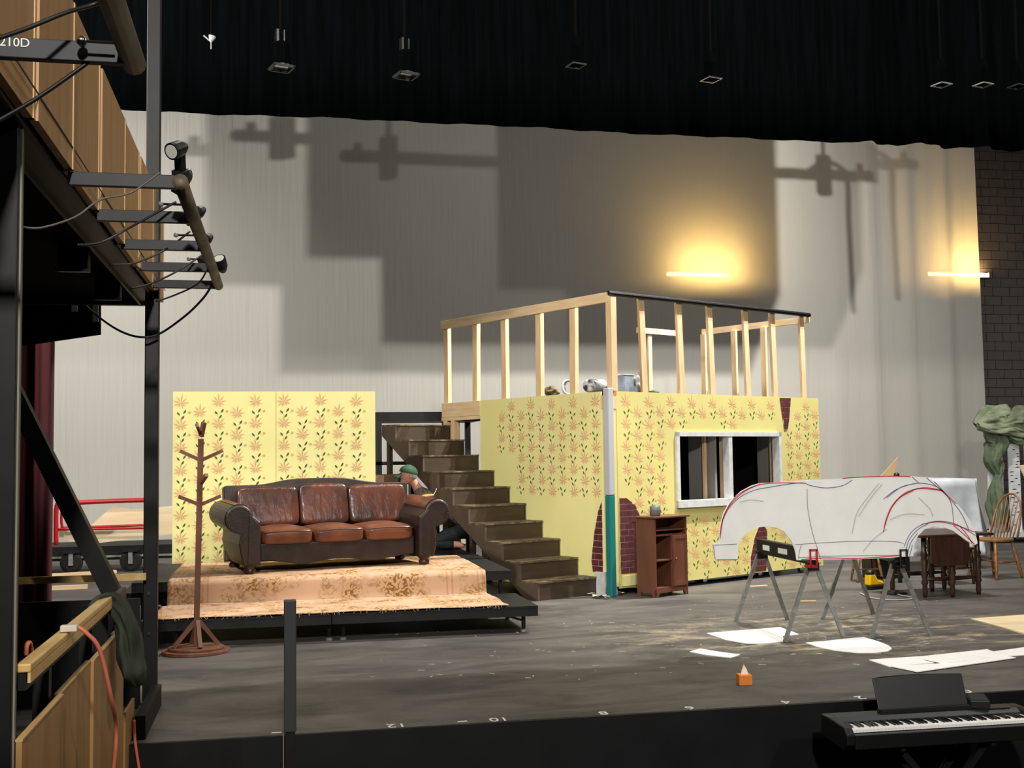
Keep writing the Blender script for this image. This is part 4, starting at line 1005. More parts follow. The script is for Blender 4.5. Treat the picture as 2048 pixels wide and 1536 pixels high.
def spot(px, py, y, rot, label, s_=1.0, rest=True):
    p = P(px, py, y=y)
    o = thing('small_spotlight', label, 'light', p); o.rotation_euler = (rot[0], rot[1], rot[2]); o.scale = (s_, s_, s_)
    MB().lathe((0, -.06, 0), (0, .05, 0), [(0, .042), (.1, .045), (.6, .042), (.85, .03), (1, .02)], 16).build('lamp_can', PLAS, o, smooth=False)
    MB().lathe((0, -.068, 0), (0, -.058, 0), [(0, .046), (1, .046)], 16).build('lens_rim', PLAS, o)
    MB().lathe((0, -.07, 0), (0, -.066, 0), [(0, .036), (1, .036)], 16).build('lens', mat('pale_lens', (210, 212, 205), .2), o)
    MB().box(-.022, .022, -.02, .02, -.13, -.03).build('yoke', PLAS, o); MB().box(-.035, .035, -.03, .03, -.19, -.12).build('pipe_clamp', PLASG, o)
    return o
spot(359, 297, ay[0]+.1, (.5, .3, -.5), 'spotlight with pale lens aimed up left atop the lighting pipe', .8)
spot(372, 352, ay[0]+.45, (1.2, .5, .2), 'black clamp-on lamp just below the topmost spotlight', .7)
spot(398, 424, ay[1]+.45, (1.35, .9, .3), 'black lamp clipped on the pipe by the second arm', .75)
spot(414, 478, ay[2]+.4, (1.35, .9, .3), 'black lamp clipped on the pipe by the third arm', .75)
spot(443, 532, ay[4]-.35, (1.1, 2.4, .6), 'black barn-doored lamp near the far end of the lighting pipe', .95)
for (px, y) in ((322, ay[1]+.1), (352, ay[2]), (378, ay[3])):
    k_ = {322: 408, 352: 470, 378: 518}[px]; a = P(px, k_, y=y)-Vector((GX, 0, arms[0][1])); b = Vector((.42, y, a.z))
    MB().tube([a, b], .006, 6).build('clamp_bolt', STEEL, r1); MB().ball(a, .014, 8, 6).build('bolt_head', ALU, r1)
def cable(name, label, pts, r, m, parent=None):
    return tag(MB().tube(spline([P(p[0], p[1], y=p[2]) for p in pts], 6), r, 7).build(name, m, smooth=True), label, 'cable')
c1, c2, c3, c4, c5 = ay
cable('cable', 'black cable sagging from the top pipe across the near gallery boards', [(-20, 82, 3.0), (50, 58, 3.05), (130, 26, 3.1), (190, 8, 3.15), (225, -8, 3.1)], .006, BLC)
cable('cable', 'black cable rising from the front pillar to the chalk-marked arm', [(-10, 245, 3.2), (60, 205, 3.2), (120, 165, 3.2), (182, 120, 3.2), (192, 108, 3.2)], .006, BLC)
cable('cable', 'grey cable looping from the pillar to the first arm', [(36, 452, 4.3), (80, 456, 4.4), (150, 434, 4.5), (200, 400, 4.55), (262, 385, 4.6), (320, 345, 4.6)], .004, GRYC)
cable('cable', 'thin cable running from the gallery floor up to the second arm', [(155, 490, 5.2), (200, 486, 5.3), (260, 455, 5.5), (352, 404, 5.6)], .006, BLC)
cable('cable', 'thin cable running from the channel edge to the third arm', [(222, 530, 6), (270, 526, 6.2), (330, 500, 6.5), (380, 463, 6.6)], .006, BLC)
cable('cable', 'thin cable running from the channel edge to the fourth arm', [(262, 577, 7), (300, 568, 7.1), (350, 545, 7.2), (405, 510, 7.4)], .006, BLC)
cable('cable', 'thin cable from the post head to the far pipe end', [(312, 603, 7.9), (350, 590, 7.9), (395, 568, 7.8), (414, 540, 7.7)], .006, BLC)
cable('cable', 'long black cable drooping from the header past the post to the far pipe end', [(160, 600, 9.0), (200, 636, 8.9), (240, 662, 8.6), (280, 674, 8.2), (318, 668, 8.2), (370, 632, 8.1), (405, 598, 8.0), (423, 572, 7.9)], .008, BLC)
yc_ = P(140, 1254, z=.975).y
cable('orange_cable', 'orange extension cable hanging over the handrail and boards', [(132, 1258, yc_), (150, 1252, yc_), (175, 1268, yc_), (200, 1302, yc_), (222, 1395, yc_), (232, 1450, 5.2), (231, 1500, 5.2), (225, 1560, 5.2)], .009, ORC)
cable('orange_cable', 'thin orange cable end falling beside the last board', [(268, 1440, 7.0), (270, 1480, 7.0), (277, 1530, 7.0), (282, 1560, 7.0)], .008, ORC)
cable('orange_cable', 'reddish cable behind the handrail near the front pillar', [(52, 1310, 4.6), (54, 1290, 4.6), (60, 1287, 4.65), (64, 1310, 4.7)], .009, ORC)
cable('orange_cable', 'dull red cable hanging below the handrail', [(92, 1325, 5.0), (86, 1360, 5.0), (82, 1390, 5.0), (88, 1415, 5.0)], .006, mat('dull_red_cable', (110, 56, 48), .6))
q = P(137, 1257, z=.975); MB_ = MB().box(q.x-.03, q.x+.035, q.y-.02, q.y+.02, q.z-.012, q.z+.014).build('cable_plug', mat('white_plug', (214, 206, 190), .5), bevel=.004); tag(MB_, 'white cable plug taped to the handrail', 'plug')
# jacket over the rail end
jp = [(182, 1238, 5.95), (196, 1210, 6.1), (218, 1199, 6.35), (238, 1215, 6.4), (254, 1250, 6.4), (262, 1300, 6.4), (270, 1345, 6.4), (276, 1372, 6.4)]
js = spline([P(*p[:2], y=p[2]) for p in jp], 6); nj = len(js)-1
def jackf(u, v):
    s_ = u*nj; i = min(int(s_), nj-1); p = js[i].lerp(js[i+1], s_-i); a = 2*math.pi*v
    r = (.055+.05*u)*(1+.16*math.sin(3*a+u*3)+.09*math.sin(8*a+u*6)); r *= (1+.1*math.sin(u*17+a*2)+.06*math.sin(u*31-a*5))*min(1, 5*(1.0-u)+.25)*min(1, 6*u+.4)
    d = (js[min(i+1, nj)]-js[max(i-1, 0)]).normalized(); e1 = Vector((0, 1, 0)); e2 = d.cross(e1).normalized()
    return p+e1*r*1.5*math.cos(a)+e2*r*.62*math.sin(a)
tag(MB().grid(jackf, 44, 40).build('olive_jacket', JACK, smooth=True), 'olive green jacket slung over the end of the handrail', 'jacket')

# ------------------------------------------------------------------ post standing before the stage edge
q = P(580, 1200, y=6.7); fp = thing('black_post', 'slim square black post standing upright before the stage edge', 'post', (q.x, 6.7, PIT_Z))
q2 = P(580, 1462, y=6.7)
MB().box(-.034, .034, -.034, .034, q2.z-PIT_Z, q.z-PIT_Z).build('upper_sleeve', mat('charcoal_post', (48, 51, 53), .5), fp, bevel=.004)
MB().box(-.028, .028, -.028, .028, 0, q2.z-PIT_Z).build('lower_tube', STEEL, fp)
MB().box(-.04, -.034, -.02, .02, 0, q2.z-PIT_Z-.02).build('side_strip', EDGE, fp)

# ------------------------------------------------------------------ lights hung under the portal
def canlight(px, py, y, label, tilt, hgt):
    p = P(px, py, y=y); o = thing('hanging_stage_light', label, 'light', p, .3)
    MB().lathe((0, 0, .1), (0, 0, -.1), [(0, .05), (.1, .07), (.8, .075), (1, .075)], 16).build('lamp_can', VELVET, o)
    MB().lathe((0, 0, -.1), (0, 0, -.108), [(0, .078), (1, .078)], 18).build('chrome_rim', CHROME, o)
    MB().box(-.09, .09, -.09, -.075, -.13, -.11).box(-.09, .09, .075, .09, -.13, -.11).box(-.09, -.075, -.09, .09, -.13, -.11).box(.075, .09, -.09, .09, -.13, -.11).build('colour_frame', PLASG, o)
    MB().box(-.05, -.03, -.03, .03, .08, .2).box(.01, .02, -.03, .03, .08, .2).build('yoke', CHROME, o)
    MB().tube([(-.01, 0, .2), (-.01, 0, hgt)], .012, 6).build('hanger', VOID, o)
    o.rotation_euler = (.0, .0, .3); return o
canlight(563, 108, 9.6, 'stage lamp with round rim, left of the pair in the dark', .35, 1.5)
canlight(812, 124, 9.6, 'stage lamp with bright bracket, right of the pair in the dark', .45, 1.5)
ph = thing('pipe_hook', 'small white forked hook high in the dark at upper left', 'hook', P(422, 84, y=9.6))
MB().beam((-.06, 0, .05), (0, 0, 0), .008, .012).build('hook_arm', CHROME, ph); MB().lathe((.01, 0, .05), (.0, 0, -.0), [(0, .03), (.6, .02), (1, .006)], 8).build('hook_head', WPNT, ph); MB().beam((0, 0, 0), (0, 0, -.06), .008, .008).build('hook_stem', CHROME, ph)
MB().tube([(0, 0, .05), (0, 0, 1.6)], .006, 6).build('hanger', VOID, ph)
for i, (px, py, w_, m, lab) in enumerate(((1422, 158, .075, CHROME, 'brightest square lamp frame in the dark portal'), (1152, 130, .07, PLASG, 'faint square lamp frame left of the brightest one'),
    (1883, 169, .07, ALU, 'square lamp frame at the right, first of three'), (1966, 169, .07, ALU, 'square lamp frame at the right, middle of three'), (2036, 172, .07, PLASG, 'dim square lamp frame at the right edge'))):
    o = thing('square_lamp', lab, 'light', P(px, py, y=9.7)); t = .012; W_ = w_
    MB().box(-W_, W_, -W_, -W_+t, -.01, 0).box(-W_, W_, W_-t, W_, -.01, 0).box(-W_, -W_+t, -W_+t, W_-t, -.01, 0).box(W_-t, W_, -W_+t, W_-t, -.01, 0).build('colour_frame', m, o)
    MB().lathe((0, 0, .0), (0, 0, .25), [(0, .055), (.6, .06), (1, .03)], 14).build('lamp_can', VELVET, o); MB().tube([(0, 0, .25), (0, 0, 1.5)], .012, 6).build('hanger', VOID, o)
    o.rotation_euler = (0, 0, .25)

# ------------------------------------------------------------------ sawhorses and car cut-out
def sawhorse(na, fa, nf, ff, label):
    "near apex px, far apex px, near feet, far feet"
    yn = sum(P(*p, z=0).y for p in nf)/2; yf = sum(P(*p, z=0).y for p in ff)/2
    a = P(*na, y=yn); b = P(*fa, y=yf); o = thing('sawhorse', label, 'sawhorse', (a.x, a.y, 0), 0, None); O = Vector((a.x, a.y, 0))
    h = .70; a.z = h; b.z = h
    d = (b-a).normalized()
    MB().beam(a-d*.06-O+Vector((0, 0, .03)), b+d*.06-O+Vector((0, 0, .03)), .06, .14).build('top_beam', PLAS, o, bevel=.006)
    for (x0, x1) in ((.1, .24), (.42, .6)):
        p0 = a+(b-a)*(1-x0)-O; p1 = a+(b-a)*(1-x1)-O; off = Vector((-.033, 0, .03)); MB().beam(p0+off, p1+off, .003, .05).build('white_label', WHT, o)
    for ap, fs in ((a, nf), (b, ff)):
        for p in fs:
            f = P(*p, z=0); f.z = .0; top = ap+Vector(((f.x-ap.x)*.08, (f.y-ap.y)*.1, -.02))
            MB().beam(f-O+Vector((0, 0, .0)), top-O, .035, .022, up=(0, 1, 0)).build('leg', ALU, o)
            m_ = f.lerp(top, .35)-O; MB().beam(m_, f.lerp(top, .42)-O, .04, .03, up=(0, 1, 0)).build('leg_collar', ALU, o)
        MB().box(-.05, .05, -.035, .035, -.09, -.02).build('leg_bracket', STEEL, o).location = ap-O
        l1 = P(*fs[0], z=0); l2 = P(*fs[1], z=0)
    return o, a, b
s1, a1, b1 = sawhorse((1624, 1122), (1523, 1098), ((1570, 1284), (1688, 1276)), ((1471, 1243), (1575, 1240)), 'metal-legged sawhorse under the left end of the car cut-out')
s2, a2, b2 = sawhorse((1792, 1118), (1697, 1100), ((1742, 1277), (1862, 1272)), ((1645, 1238), (1747, 1228)), 'metal-legged sawhorse under the right end of the car cut-out')
yA = min(a1.y, a2.y)-.115
car = thing('car_cutout', 'white foam board car silhouette with marker lines standing on two sawhorses', 'stage prop', (a1.x, yA, 0)); OC = Vector((a1.x, yA, 0))
zc_ = lambda x, y: (1400+x/3.16, 900+y/3.16)
def cp_(x, y, off=0): return P(*zc_(x, y), y=yA)-OC+Vector((0, off, 0))
out = [(80, 590), (122, 588), (125, 530), (132, 470), (150, 400), (190, 330), (260, 262), (330, 225), (380, 210), (500, 204), (700, 190), (900, 182), (1000, 172), (1200, 163), (1330, 165), (1430, 172), (1480, 195), (1540, 255), (1600, 310), (1660, 380), (1710, 450), (1740, 520), (1755, 590), (1735, 602), (1690, 575), (1650, 545), (1600, 510), (1540, 488), (1480, 482), (1420, 500), (1380, 540), (1355, 590), (1348, 672), (1270, 675), (1200, 682), (1000, 690), (800, 692), (615, 697), (610, 660), (600, 620), (575, 570), (530, 515), (480, 490), (420, 483), (360, 490), (300, 520), (260, 560), (243, 600), (238, 697), (100, 699)]
MB().prism([cp_(*p) for p in out], (0, .02, 0)).build('car_board', WHT, car)
def marks(name, m, lines, wd):
    mb = MB()
    for ln in lines:
        pts = spline([cp_(x, y, -.002) for x, y in ln], 6)
        for i in range(len(pts)-1):
            a, b = pts[i], pts[i+1]; d = (b-a); 
            if d.length < 1e-5: continue
            n = Vector((-d.z, 0, d.x)).normalized()*wd/2; mb.add([a-n, b-n, b+n, a+n], [(0, 1, 2, 3)])
    mb.build(name, m, car)['kind'] = 'stuff'
marks('red_marker_lines', REDM, [[(126, 560), (135, 470), (165, 380), (230, 290), (320, 238), (400, 215), (520, 207), (660, 210)], [(128, 540), (150, 420), (200, 335), (280, 262), (380, 214)], [(1158, 520), (1175, 440), (1215, 350), (1290, 275), (1380, 245), (1480, 250), (1540, 262)], [(1162, 500), (1190, 410), (1240, 320), (1320, 262), (1420, 238), (1530, 255)], [(1170, 470), (1205, 375), (1265, 300), (1350, 255)], [(900, 180), (1000, 172), (1200, 166), (1330, 168)], [(1640, 480), (1690, 540), (1720, 590)], [(1600, 475), (1680, 545), (1735, 597)], [(640, 692), (800, 682), (1000, 685), (1260, 668)], [(1400, 470), (1500, 455), (1600, 470), (1740, 520)], [(105, 694), (235, 693)], [(1480, 200), (1540, 262), (1620, 340)]], .008)
marks('blue_marker_lines', BLUM, [[(140, 450), (180, 370), (250, 300), (340, 255), (440, 235), (560, 215), (650, 208), (700, 225), (800, 240), (900, 225), (960, 190)], [(1160, 310), (1240, 250), (1340, 215), (1420, 212), (1500, 235), (1560, 290), (1590, 350), (1602, 460)], [(1180, 300), (1270, 235), (1360, 212)], [(1290, 610), (1320, 540), (1370, 490), (1440, 460), (1520, 450), (1620, 470), (1740, 540)], [(1298, 660), (1320, 570), (1380, 500), (1440, 468)], [(1310, 665), (1330, 590), (1375, 525)], [(1325, 668), (1342, 600)], [(1340, 170), (1385, 212)], [(1430, 176), (1560, 290), (1650, 400), (1700, 510)]], .006)
marks('pencil_lines', GRYM, [[(676, 245), (678, 340), (690, 430), (715, 540), (740, 620), (760, 690)], [(600, 598), (720, 590), (900, 580), (1080, 576), (1240, 580), (1285, 592)], [(620, 680), (800, 672), (1000, 668), (1260, 665)], [(88, 602), (232, 594)], [(95, 690), (85, 600)], [(620, 690), (628, 640), (640, 600)]], .005)
marks('faint_pencil_lines', LGM, [[(960, 530), (990, 400), (1050, 310), (1130, 210)], [(1000, 420), (1080, 300), (1150, 215)], [(1200, 440), (1300, 405), (1420, 410)], [(250, 330), (320, 315), (400, 325)], [(1030, 640), (1100, 560), (1180, 500)], [(1380, 300), (1450, 370), (1470, 420)]], .009)
for (ap, px) in ((a1, 1625), (a2, 1805)):
    q = P(px, 1112, y=yA)-OC; cl = MB()
    for (x0, x1, z0, z1) in ((-.035, -.025, -.09, .06), (.025, .035, -.09, .06), (-.035, .035, .05, .06)): cl.box(q.x+x0, q.x+x1, -.03, -.012, q.z+z0, q.z+z1)
    cl.box(q.x-.035, q.x+.035, -.03, .1, q.z-.1, q.z-.085)
    tag(cl.build('bar_clamp', STEEL if px > 1700 else REDP), 'square bar clamp gripping the car board at the ' + ('left' if px < 1700 else 'right') + ' sawhorse', 'clamp').location = OC

# ------------------------------------------------------------------ cut pieces on the floor
def sheet(name, label, pts, m, z0=0, th=.006, cat='board', sp=0):
    ps = [P(x, y, z=z0+th) for x, y in pts]
    if sp: ps = spline(ps+[ps[0]], sp)[:-1]
    for p in ps: p.z = z0
    return tag(MB().prism(ps, (0, 0, th)).build(name, m), label, cat)
f1 = sheet('foam_fender', 'white fender shape on the floor by the left sawhorse feet', [(1413, 1266), (1560, 1254), (1598, 1268), (1565, 1272), (1570, 1282), (1548, 1285), (1520, 1287), (1490, 1286), (1450, 1279)], WHT, sp=0)
f2 = sheet('foam_fender', 'white fender shape on the floor by the right sawhorse feet', [(1612, 1285), (1680, 1278), (1728, 1274), (1755, 1282), (1778, 1291), (1784, 1297), (1776, 1302), (1750, 1305), (1715, 1305), (1668, 1300), (1632, 1292)], WHT)
sheet('foam_strip', 'small curved white strip alone on the floor left of the fenders', [(1379, 1303), (1400, 1297), (1430, 1302), (1480, 1309), (1462, 1315), (1410, 1309)], WHT)
sheet('foam_strip', 'widest white strip of the pile by the piano, lying at the back', [(1738, 1319), (1845, 1312), (1975, 1298), (1985, 1303), (2070, 1291), (2070, 1308), (1985, 1314), (1860, 1326), (1780, 1333)], WHT)
sheet('foam_strip', 'pointed white strip at the front of the pile behind the piano', [(1782, 1332), (1890, 1326), (2010, 1311), (2032, 1315), (1835, 1343)], WHT, .0065)
sheet('foam_strip', 'short white strip lying on top of the pile behind the piano', [(1846, 1317), (1975, 1299), (2012, 1310), (1895, 1325), (1880, 1325)], WHT, .013)
sheet('plywood_sheet', 'light plywood sheet on the floor at the right edge', [(1941, 1237), (2060, 1228), (2200, 1232), (2200, 1290), (2060, 1269)], PLY, th=.012)
tq = P(1492, 1371, z=0); tb = thing('tissue_box', 'small orange tissue box with a white tissue near the stage edge', 'tissue box', tq, -.15)
MB().box(-.047, .047, 0, .09, 0, .072).build('box', ORG, tb, bevel=.004)
tsf = MB(); nn = 9
for k_ in range(3):
    tsf.add([(-.03+.01*k_, .03+.01*k_, .068), (.028, .035, .068), (.02, .045, .105), (.0, .05, .125+.008*k_), (-.018, .04, .10)], [(0, 1, 2), (0, 2, 3), (0, 3, 4)])
tsf.build('tissue', TISS, tb, solid=.002)
# small litter
rr = random.Random(11); lit = MB()
for i in range(130):
    if i < 70: x, y = rr.uniform(1380, 1900), rr.uniform(1190, 1330)
    else: x, y = rr.uniform(700, 1400), rr.uniform(1240, 1360)
    c = P(x, y, z=0); L_ = rr.uniform(.006, .03); a = rr.uniform(0, 3.1); w2 = rr.uniform(.003, .008)
    lit.beam((c.x-L_*math.cos(a), c.y-L_*math.sin(a), .002), (c.x+L_*math.cos(a), c.y+L_*math.sin(a), .002), w2, .003)
tag(lit.build('wood_litter', mat('pale_chips', (196, 188, 168), .8)), 'scattered pale wood chips and scraps over the stage floor', 'litter', kind='stuff')
for (p0, p1) in (((1597, 1203), (1632, 1202)), ((1500, 1173), (1534, 1171))):
    a = P(*p0, z=.01); b = P(*p1, z=.01); tag(MB().beam(a, b, .02, .015).build('wood_stick', PINEH), 'thin pale stick on the floor ' + ('between the left sawhorse legs' if p0[0] > 1550 else 'close to the house wall'), 'stick', 'thin sticks on the floor')

# ------------------------------------------------------------------ piano
ka = P(1705, 1460, z=-.03); kd = P(2048, 1440, z=-.03); KR = math.atan2(kd.y-ka.y, kd.x-ka.x); print('piano', ka, kd, math.degrees(KR))
pn = thing('digital_piano', 'black digital piano on a folding stand before the stage', 'piano', (ka.x, ka.y, PIT_Z), KR); zk = -.03-PIT_Z
MB().prism([(-.06, -.045, zk-.02), (-.06, .0, zk+.02), (-.06, .2, zk+.035), (-.06, .31, zk+.035), (-.06, .31, zk-.1), (-.06, .0, zk-.12), (-.06, -.045, zk-.08)], (.055, 0, 0)).build('end_block', PLAS, pn, bevel=.006)
MB().prism([(1.23, -.045, zk-.02), (1.23, .0, zk+.02), (1.23, .2, zk+.035), (1.23, .31, zk+.035), (1.23, .31, zk-.1), (1.23, .0, zk-.12), (1.23, -.045, zk-.08)], (.055, 0, 0)).build('end_block', PLAS, pn, bevel=.006)
MB().box(-.005, 1.23, -.045, .31, zk-.11, zk-.022).build('body', PLAS, pn, bevel=.004)
MB().prism([(-.005, .155, zk-.02), (-.005, .155, zk+.012), (-.005, .2, zk+.032), (-.005, .31, zk+.035), (-.005, .31, zk-.02)], (1.235, 0, 0)).build('control_panel', PLASG, pn, bevel=.002)
MB().box(.95, 1.18, .19, .27, zk+.033, zk+.037).build('speaker_grille', PLASG, pn)
kw = 1.22/52
wk = None
for i in range(52):
    o = MB().box(.0005, kw-.0008, 0, .15, -.018, 0).build('white_key', KEYW, pn) if wk is None else wk.copy()
    if wk is None: wk = o; 
    else: COL.objects.link(o)
    o.location = (i*kw+.003, 0, zk)
bk_ = None
for i in range(51):
    if (i % 7) in (0, 2, 3, 5, 6) and i != 51:   # A C D F G carry a sharp to their right
        o = MB().prism([(-.006, .05, 0), (-.005, .055, .011), (-.005, .15, .012), (-.006, .15, 0)], (.0115, 0, 0)).build('black_key', KEYB, pn) if bk_ is None else bk_.copy()
        if bk_ is None: bk_ = o
        else: COL.objects.link(o)
        o.location = ((i+1)*kw+.003, 0, zk)
# stand, X shape
for s_ in (-1, 1):
    MB().beam((.62-s_*.33, .06, .03), (.62+s_*.3, .06, zk-.13), .04, .03, up=(0, 1, 0)).build('stand_leg', STEEL, pn)
    MB().beam((.62-s_*.33, .26, .03), (.62+s_*.3, .26, zk-.13), .04, .03, up=(0, 1, 0)).build('stand_leg', STEEL, pn)
    MB().beam((.62+s_*.33, -.1, .02), (.62+s_*.33, .42, .02), .04, .04).build('stand_foot', STEEL, pn)
    MB().beam((.62+s_*.3, -.02, zk-.125), (.62+s_*.3, .3, zk-.125), .03, .03).build('stand_rest', STEEL, pn)
# music rest
lp = lambda px, py, yy: local(pn, P(px, py, y=yy))
def rest_pt(px, py, ly):
    # point seen at px,py lying at local depth ly
    d = fw*F + RT*(px-1024) + UP*(768-py); n = Vector((-math.sin(KR), math.cos(KR), 0)); O = Vector((ka.x, ka.y, 0)); t = (n.dot(O-CP)+ly)/n.dot(d); return local(pn, CP+d*t)
mr = [rest_pt(1758, 1420, .24), rest_pt(1745, 1357, .31), rest_pt(1765, 1353, .312), rest_pt(1830, 1348, .315), rest_pt(1923, 1347, .31), rest_pt(1936, 1408, .24)]
MB().prism(mr, (0, .012, 0)).build('music_rest', PLAS, pn, bevel=.002)
a, b = mr[0], mr[-1]
MB().box(a.x-.003, b.x+.003, .205, .26, zk+.034, min(a.z, b.z)+.004).build('rest_ledge', PLAS, pn)
q = rest_pt(1958, 1420, .23); bx = thing('small_speaker', 'small black box with sloping grey top standing on the piano', 'speaker', pn.matrix_world @ Vector((0, 0, 0)))
bx.location = Vector((ka.x, ka.y, PIT_Z))+Matrix.Rotation(KR, 3, 'Z') @ Vector((q.x, .23, zk+.0375)); bx.rotation_euler = (0, 0, KR-.25)
MB().prism([(-.06, -.04, 0), (-.06, -.04, .05), (-.06, .07, .072), (-.06, .07, 0)], (.12, 0, 0)).build('box_body', PLAS, bx, bevel=.006)
MB().prism([(-.052, -.034, .0525), (-.052, .062, .0715), (.052, .062, .0715), (.052, -.034, .0525)], (0, 0, .002)).build('box_top', PLASG, bx)

# ------------------------------------------------------------------ chairs and table at right
LEGP = [(0, .012), (.08, .018), (.2, .016), (.24, .024), (.3, .016), (.36, .024), (.42, .018), (.6, .026), (.66, .018), (.7, .026), (.76, .018), (1, .016)]
def turned(name, a, b, m, parent, k=1.0): return MB().lathe(a, b, [(t, r*k) for t, r in LEGP], 10).build(name, m, parent, smooth=True)
def windsor(loc, rz, m, seatm, label, s_=1, bow=True):
    o = thing('windsor_chair', label, 'chair', loc, rz); o.scale = (s_, s_, s_)
    n = 20; st_ = [(.21*math.copysign(abs(math.cos(t))**.8, math.cos(t)), .2*math.copysign(abs(math.sin(t))**.8, math.sin(t)), .42) for t in [2*math.pi*i/n for i in range(n)]]
    MB().prism(st_, (0, 0, .032)).build('seat', seatm, o, bevel=.01)
    for sx in (-1, 1):
        turned('leg', (sx*.2, -.2, 0), (sx*.14, -.13, .425), m, o); turned('leg', (sx*.2, .22, 0), (sx*.14, .13, .425), m, o)
        MB().lathe((sx*.175, -.165, .19), (sx*.175, .18, .19), [(0, .007), (.3, .011), (.5, .015), (.7, .011), (1, .007)], 8).build('stretcher', m, o, smooth=True)
    MB().lathe((-.175, .0, .19), (.175, .0, .19), [(0, .007), (.3, .011), (.5, .015), (.7, .011), (1, .007)], 8).build('stretcher', m, o, smooth=True)
    hp = []
    for i in range(25):
        t = math.pi*i/24; x = -.19*math.cos(t); z = .5*math.sin(t)**.55 if 0 < i < 24 else 0
        hp.append((x, .17+.16*z/.5, .45+z))
    MB().tube(hp, .012, 8).build('back_hoop', m, o, smooth=True)
    for i in range(7):
        x = (-.13+.26*i/6); t = math.acos(max(-1, min(1, -x*1.25/.19))); zt = .5*math.sin(t)**.55-.01
        MB().lathe((x, .17, .45), (x*1.25, .17+.16*zt/.5, .45+zt), [(0, .006), (.25, .0105), (.4, .011), (.5, .006), (1, .005)], 7).build('spindle', m, o, smooth=True)
    return o
c_ = P(1995, 1160, z=0); windsor((c_.x+.13, c_.y+.25, 0), math.radians(-75), CHO, CHO, 'golden oak hoop-back chair at the right edge facing left', 1.13)
# dining table of dark wood
t0 = P(1810, 1178, z=0); tbx0 = P(1795, 1170, z=0).x; 
tab = thing('dining_table', 'dark wooden drop-leaf table with turned legs behind the car cut-out', 'table', (P(1780, 1180, z=0).x, P(1850, 1195, z=0).y, 0), .1)
tw = P(1908, 1170, z=0).x-P(1780, 1170, z=0).x
MB().box(-.15, tw+.12, -.15, .75, .68, .71).build('table_top', DKW, tab, bevel=.008)
MB().prism([(-.02, -.16, .68), (-.02, -.16, .40), (.05, -.16, .36), (tw*.62, -.16, .36), (tw*.68, -.16, .42), (tw*.68, -.16, .68)], (0, .02, 0)).build('drop_leaf', DKW, tab)
for x, y in ((0, 0), (tw*.42, -.08), (tw*.6, .45), (tw, 0), (0, .6), (tw, .6)): turned('leg', (x, y, 0), (x, y, .68), DKW, tab, 1.7)
MB().lathe((0, 0, .2), (tw, 0, .2), [(0, .012), (.2, .022), (.5, .028), (.8, .022), (1, .012)], 8).build('stretcher', DKW, tab, smooth=True)
MB().lathe((0, .6, .2), (tw, .6, .2), [(0, .012), (.2, .022), (.5, .028), (.8, .022), (1, .012)], 8).build('stretcher', DKW, tab, smooth=True)
c_ = P(1900, 1165, z=0); 
ch = thing('dark_chair', 'dark wooden spindle chair drawn up left of the oak chair', 'chair', (P(1935, 1172, z=0).x, P(1940, 1168, z=0).y+.15, 0), math.radians(10))
MB().box(-.22, .22, -.2, .2, .42, .45).build('seat', DKW, ch, bevel=.008)
for x, y in ((-.19, -.17), (.19, -.17), (-.19, .17), (.19, .17)): turned('leg', (x, y, 0), (x*.9, y*.9, .43), DKW, ch, 1.3)
for y in (-.17, .17): MB().lathe((-.18, y, .2), (.18, y, .2), [(0, .008), (.5, .016), (1, .008)], 8).build('stretcher', DKW, ch, smooth=True)
MB().tube([(-.2, .18, .45), (-.21, .24, .76)], .014, 8).build('back_post', DKW, ch); MB().tube([(.2, .18, .45), (.21, .24, .76)], .014, 8).build('back_post', DKW, ch)
MB().beam((-.22, .24, .74), (.22, .24, .74), .03, .035).build('crest_rail', DKW, ch)
# oak chair behind sawhorses (legs showing)
c_ = P(1715, 1160, z=0); windsor((c_.x+.05, c_.y-.15, 0), math.radians(165), CHO, CHO, 'oak chair hidden behind the car board, only its legs showing', .8)
# covered table with silvery cloth
ty = 14.6; tc0 = P(1800, 960, y=ty); tc1 = P(1948, 957, y=ty+.0); zt2 = P(1900, 958, y=ty).z; zfl = P(1930, 1130, y=ty).z
ct = thing('covered_table', 'folding table under a silvery white plastic cloth behind the chairs', 'table', (tc0.x, ty, 0))
Wc = tc1.x-tc0.x
MB().box(.05, Wc-.05, .05, .75, zt2-.05, zt2-.02).build('table_top', BLACK, ct)
for x, y in ((.08, .08), (Wc-.1, .08), (.08, .7), (Wc-.1, .7)): MB().box(x-.015, x+.015, y-.015, y+.015, 0, zt2-.05).build('leg', STEEL, ct)
def clothf(u, v):
    # u around perimeter front+right, v from top centre outward and down
    per = u*2; 
    x = u*Wc; top = .35
    if v < top: t = v/top; return (x+.02*math.sin(v*9), .8-.82*t, zt2+.004*math.sin(x*9))
    t = (v-top)/(1-top); f = .05*t*math.sin(x*11+1)+.025*t*math.sin(x*23)
    return (x+.04*t*math.sin(x*7), -.03-f-.06*t, zt2-(zt2-.2)*t+.03*t*math.sin(x*3))
MB().grid(clothf, 60, 24).build('cloth_front', CLOTH, ct, smooth=True, solid=.003)
def clothr(u, v):
    y = -.03+.85*u; f = .04*v*math.sin(y*12)+.02*v*math.sin(y*25); return (Wc+.02+f+.22*v*math.sin(min(1, v*1.2)*1.5), y-.05*v, zt2-(zt2-.12)*v)
MB().grid(clothr, 30, 20).build('cloth_side', CLOTH, ct, smooth=True, solid=.003)
cb_ = P(1790, 955, y=13.9); cbd = MB().prism([P(*p, y=13.9)-Vector((cb_.x, 13.9, 0)) for p in ((1752, 962), (1796, 914), (1786, 962))]+[], (0, .006, 0)).build('cardboard_point', CARD); cbd.location = (cb_.x, 13.9, 0)
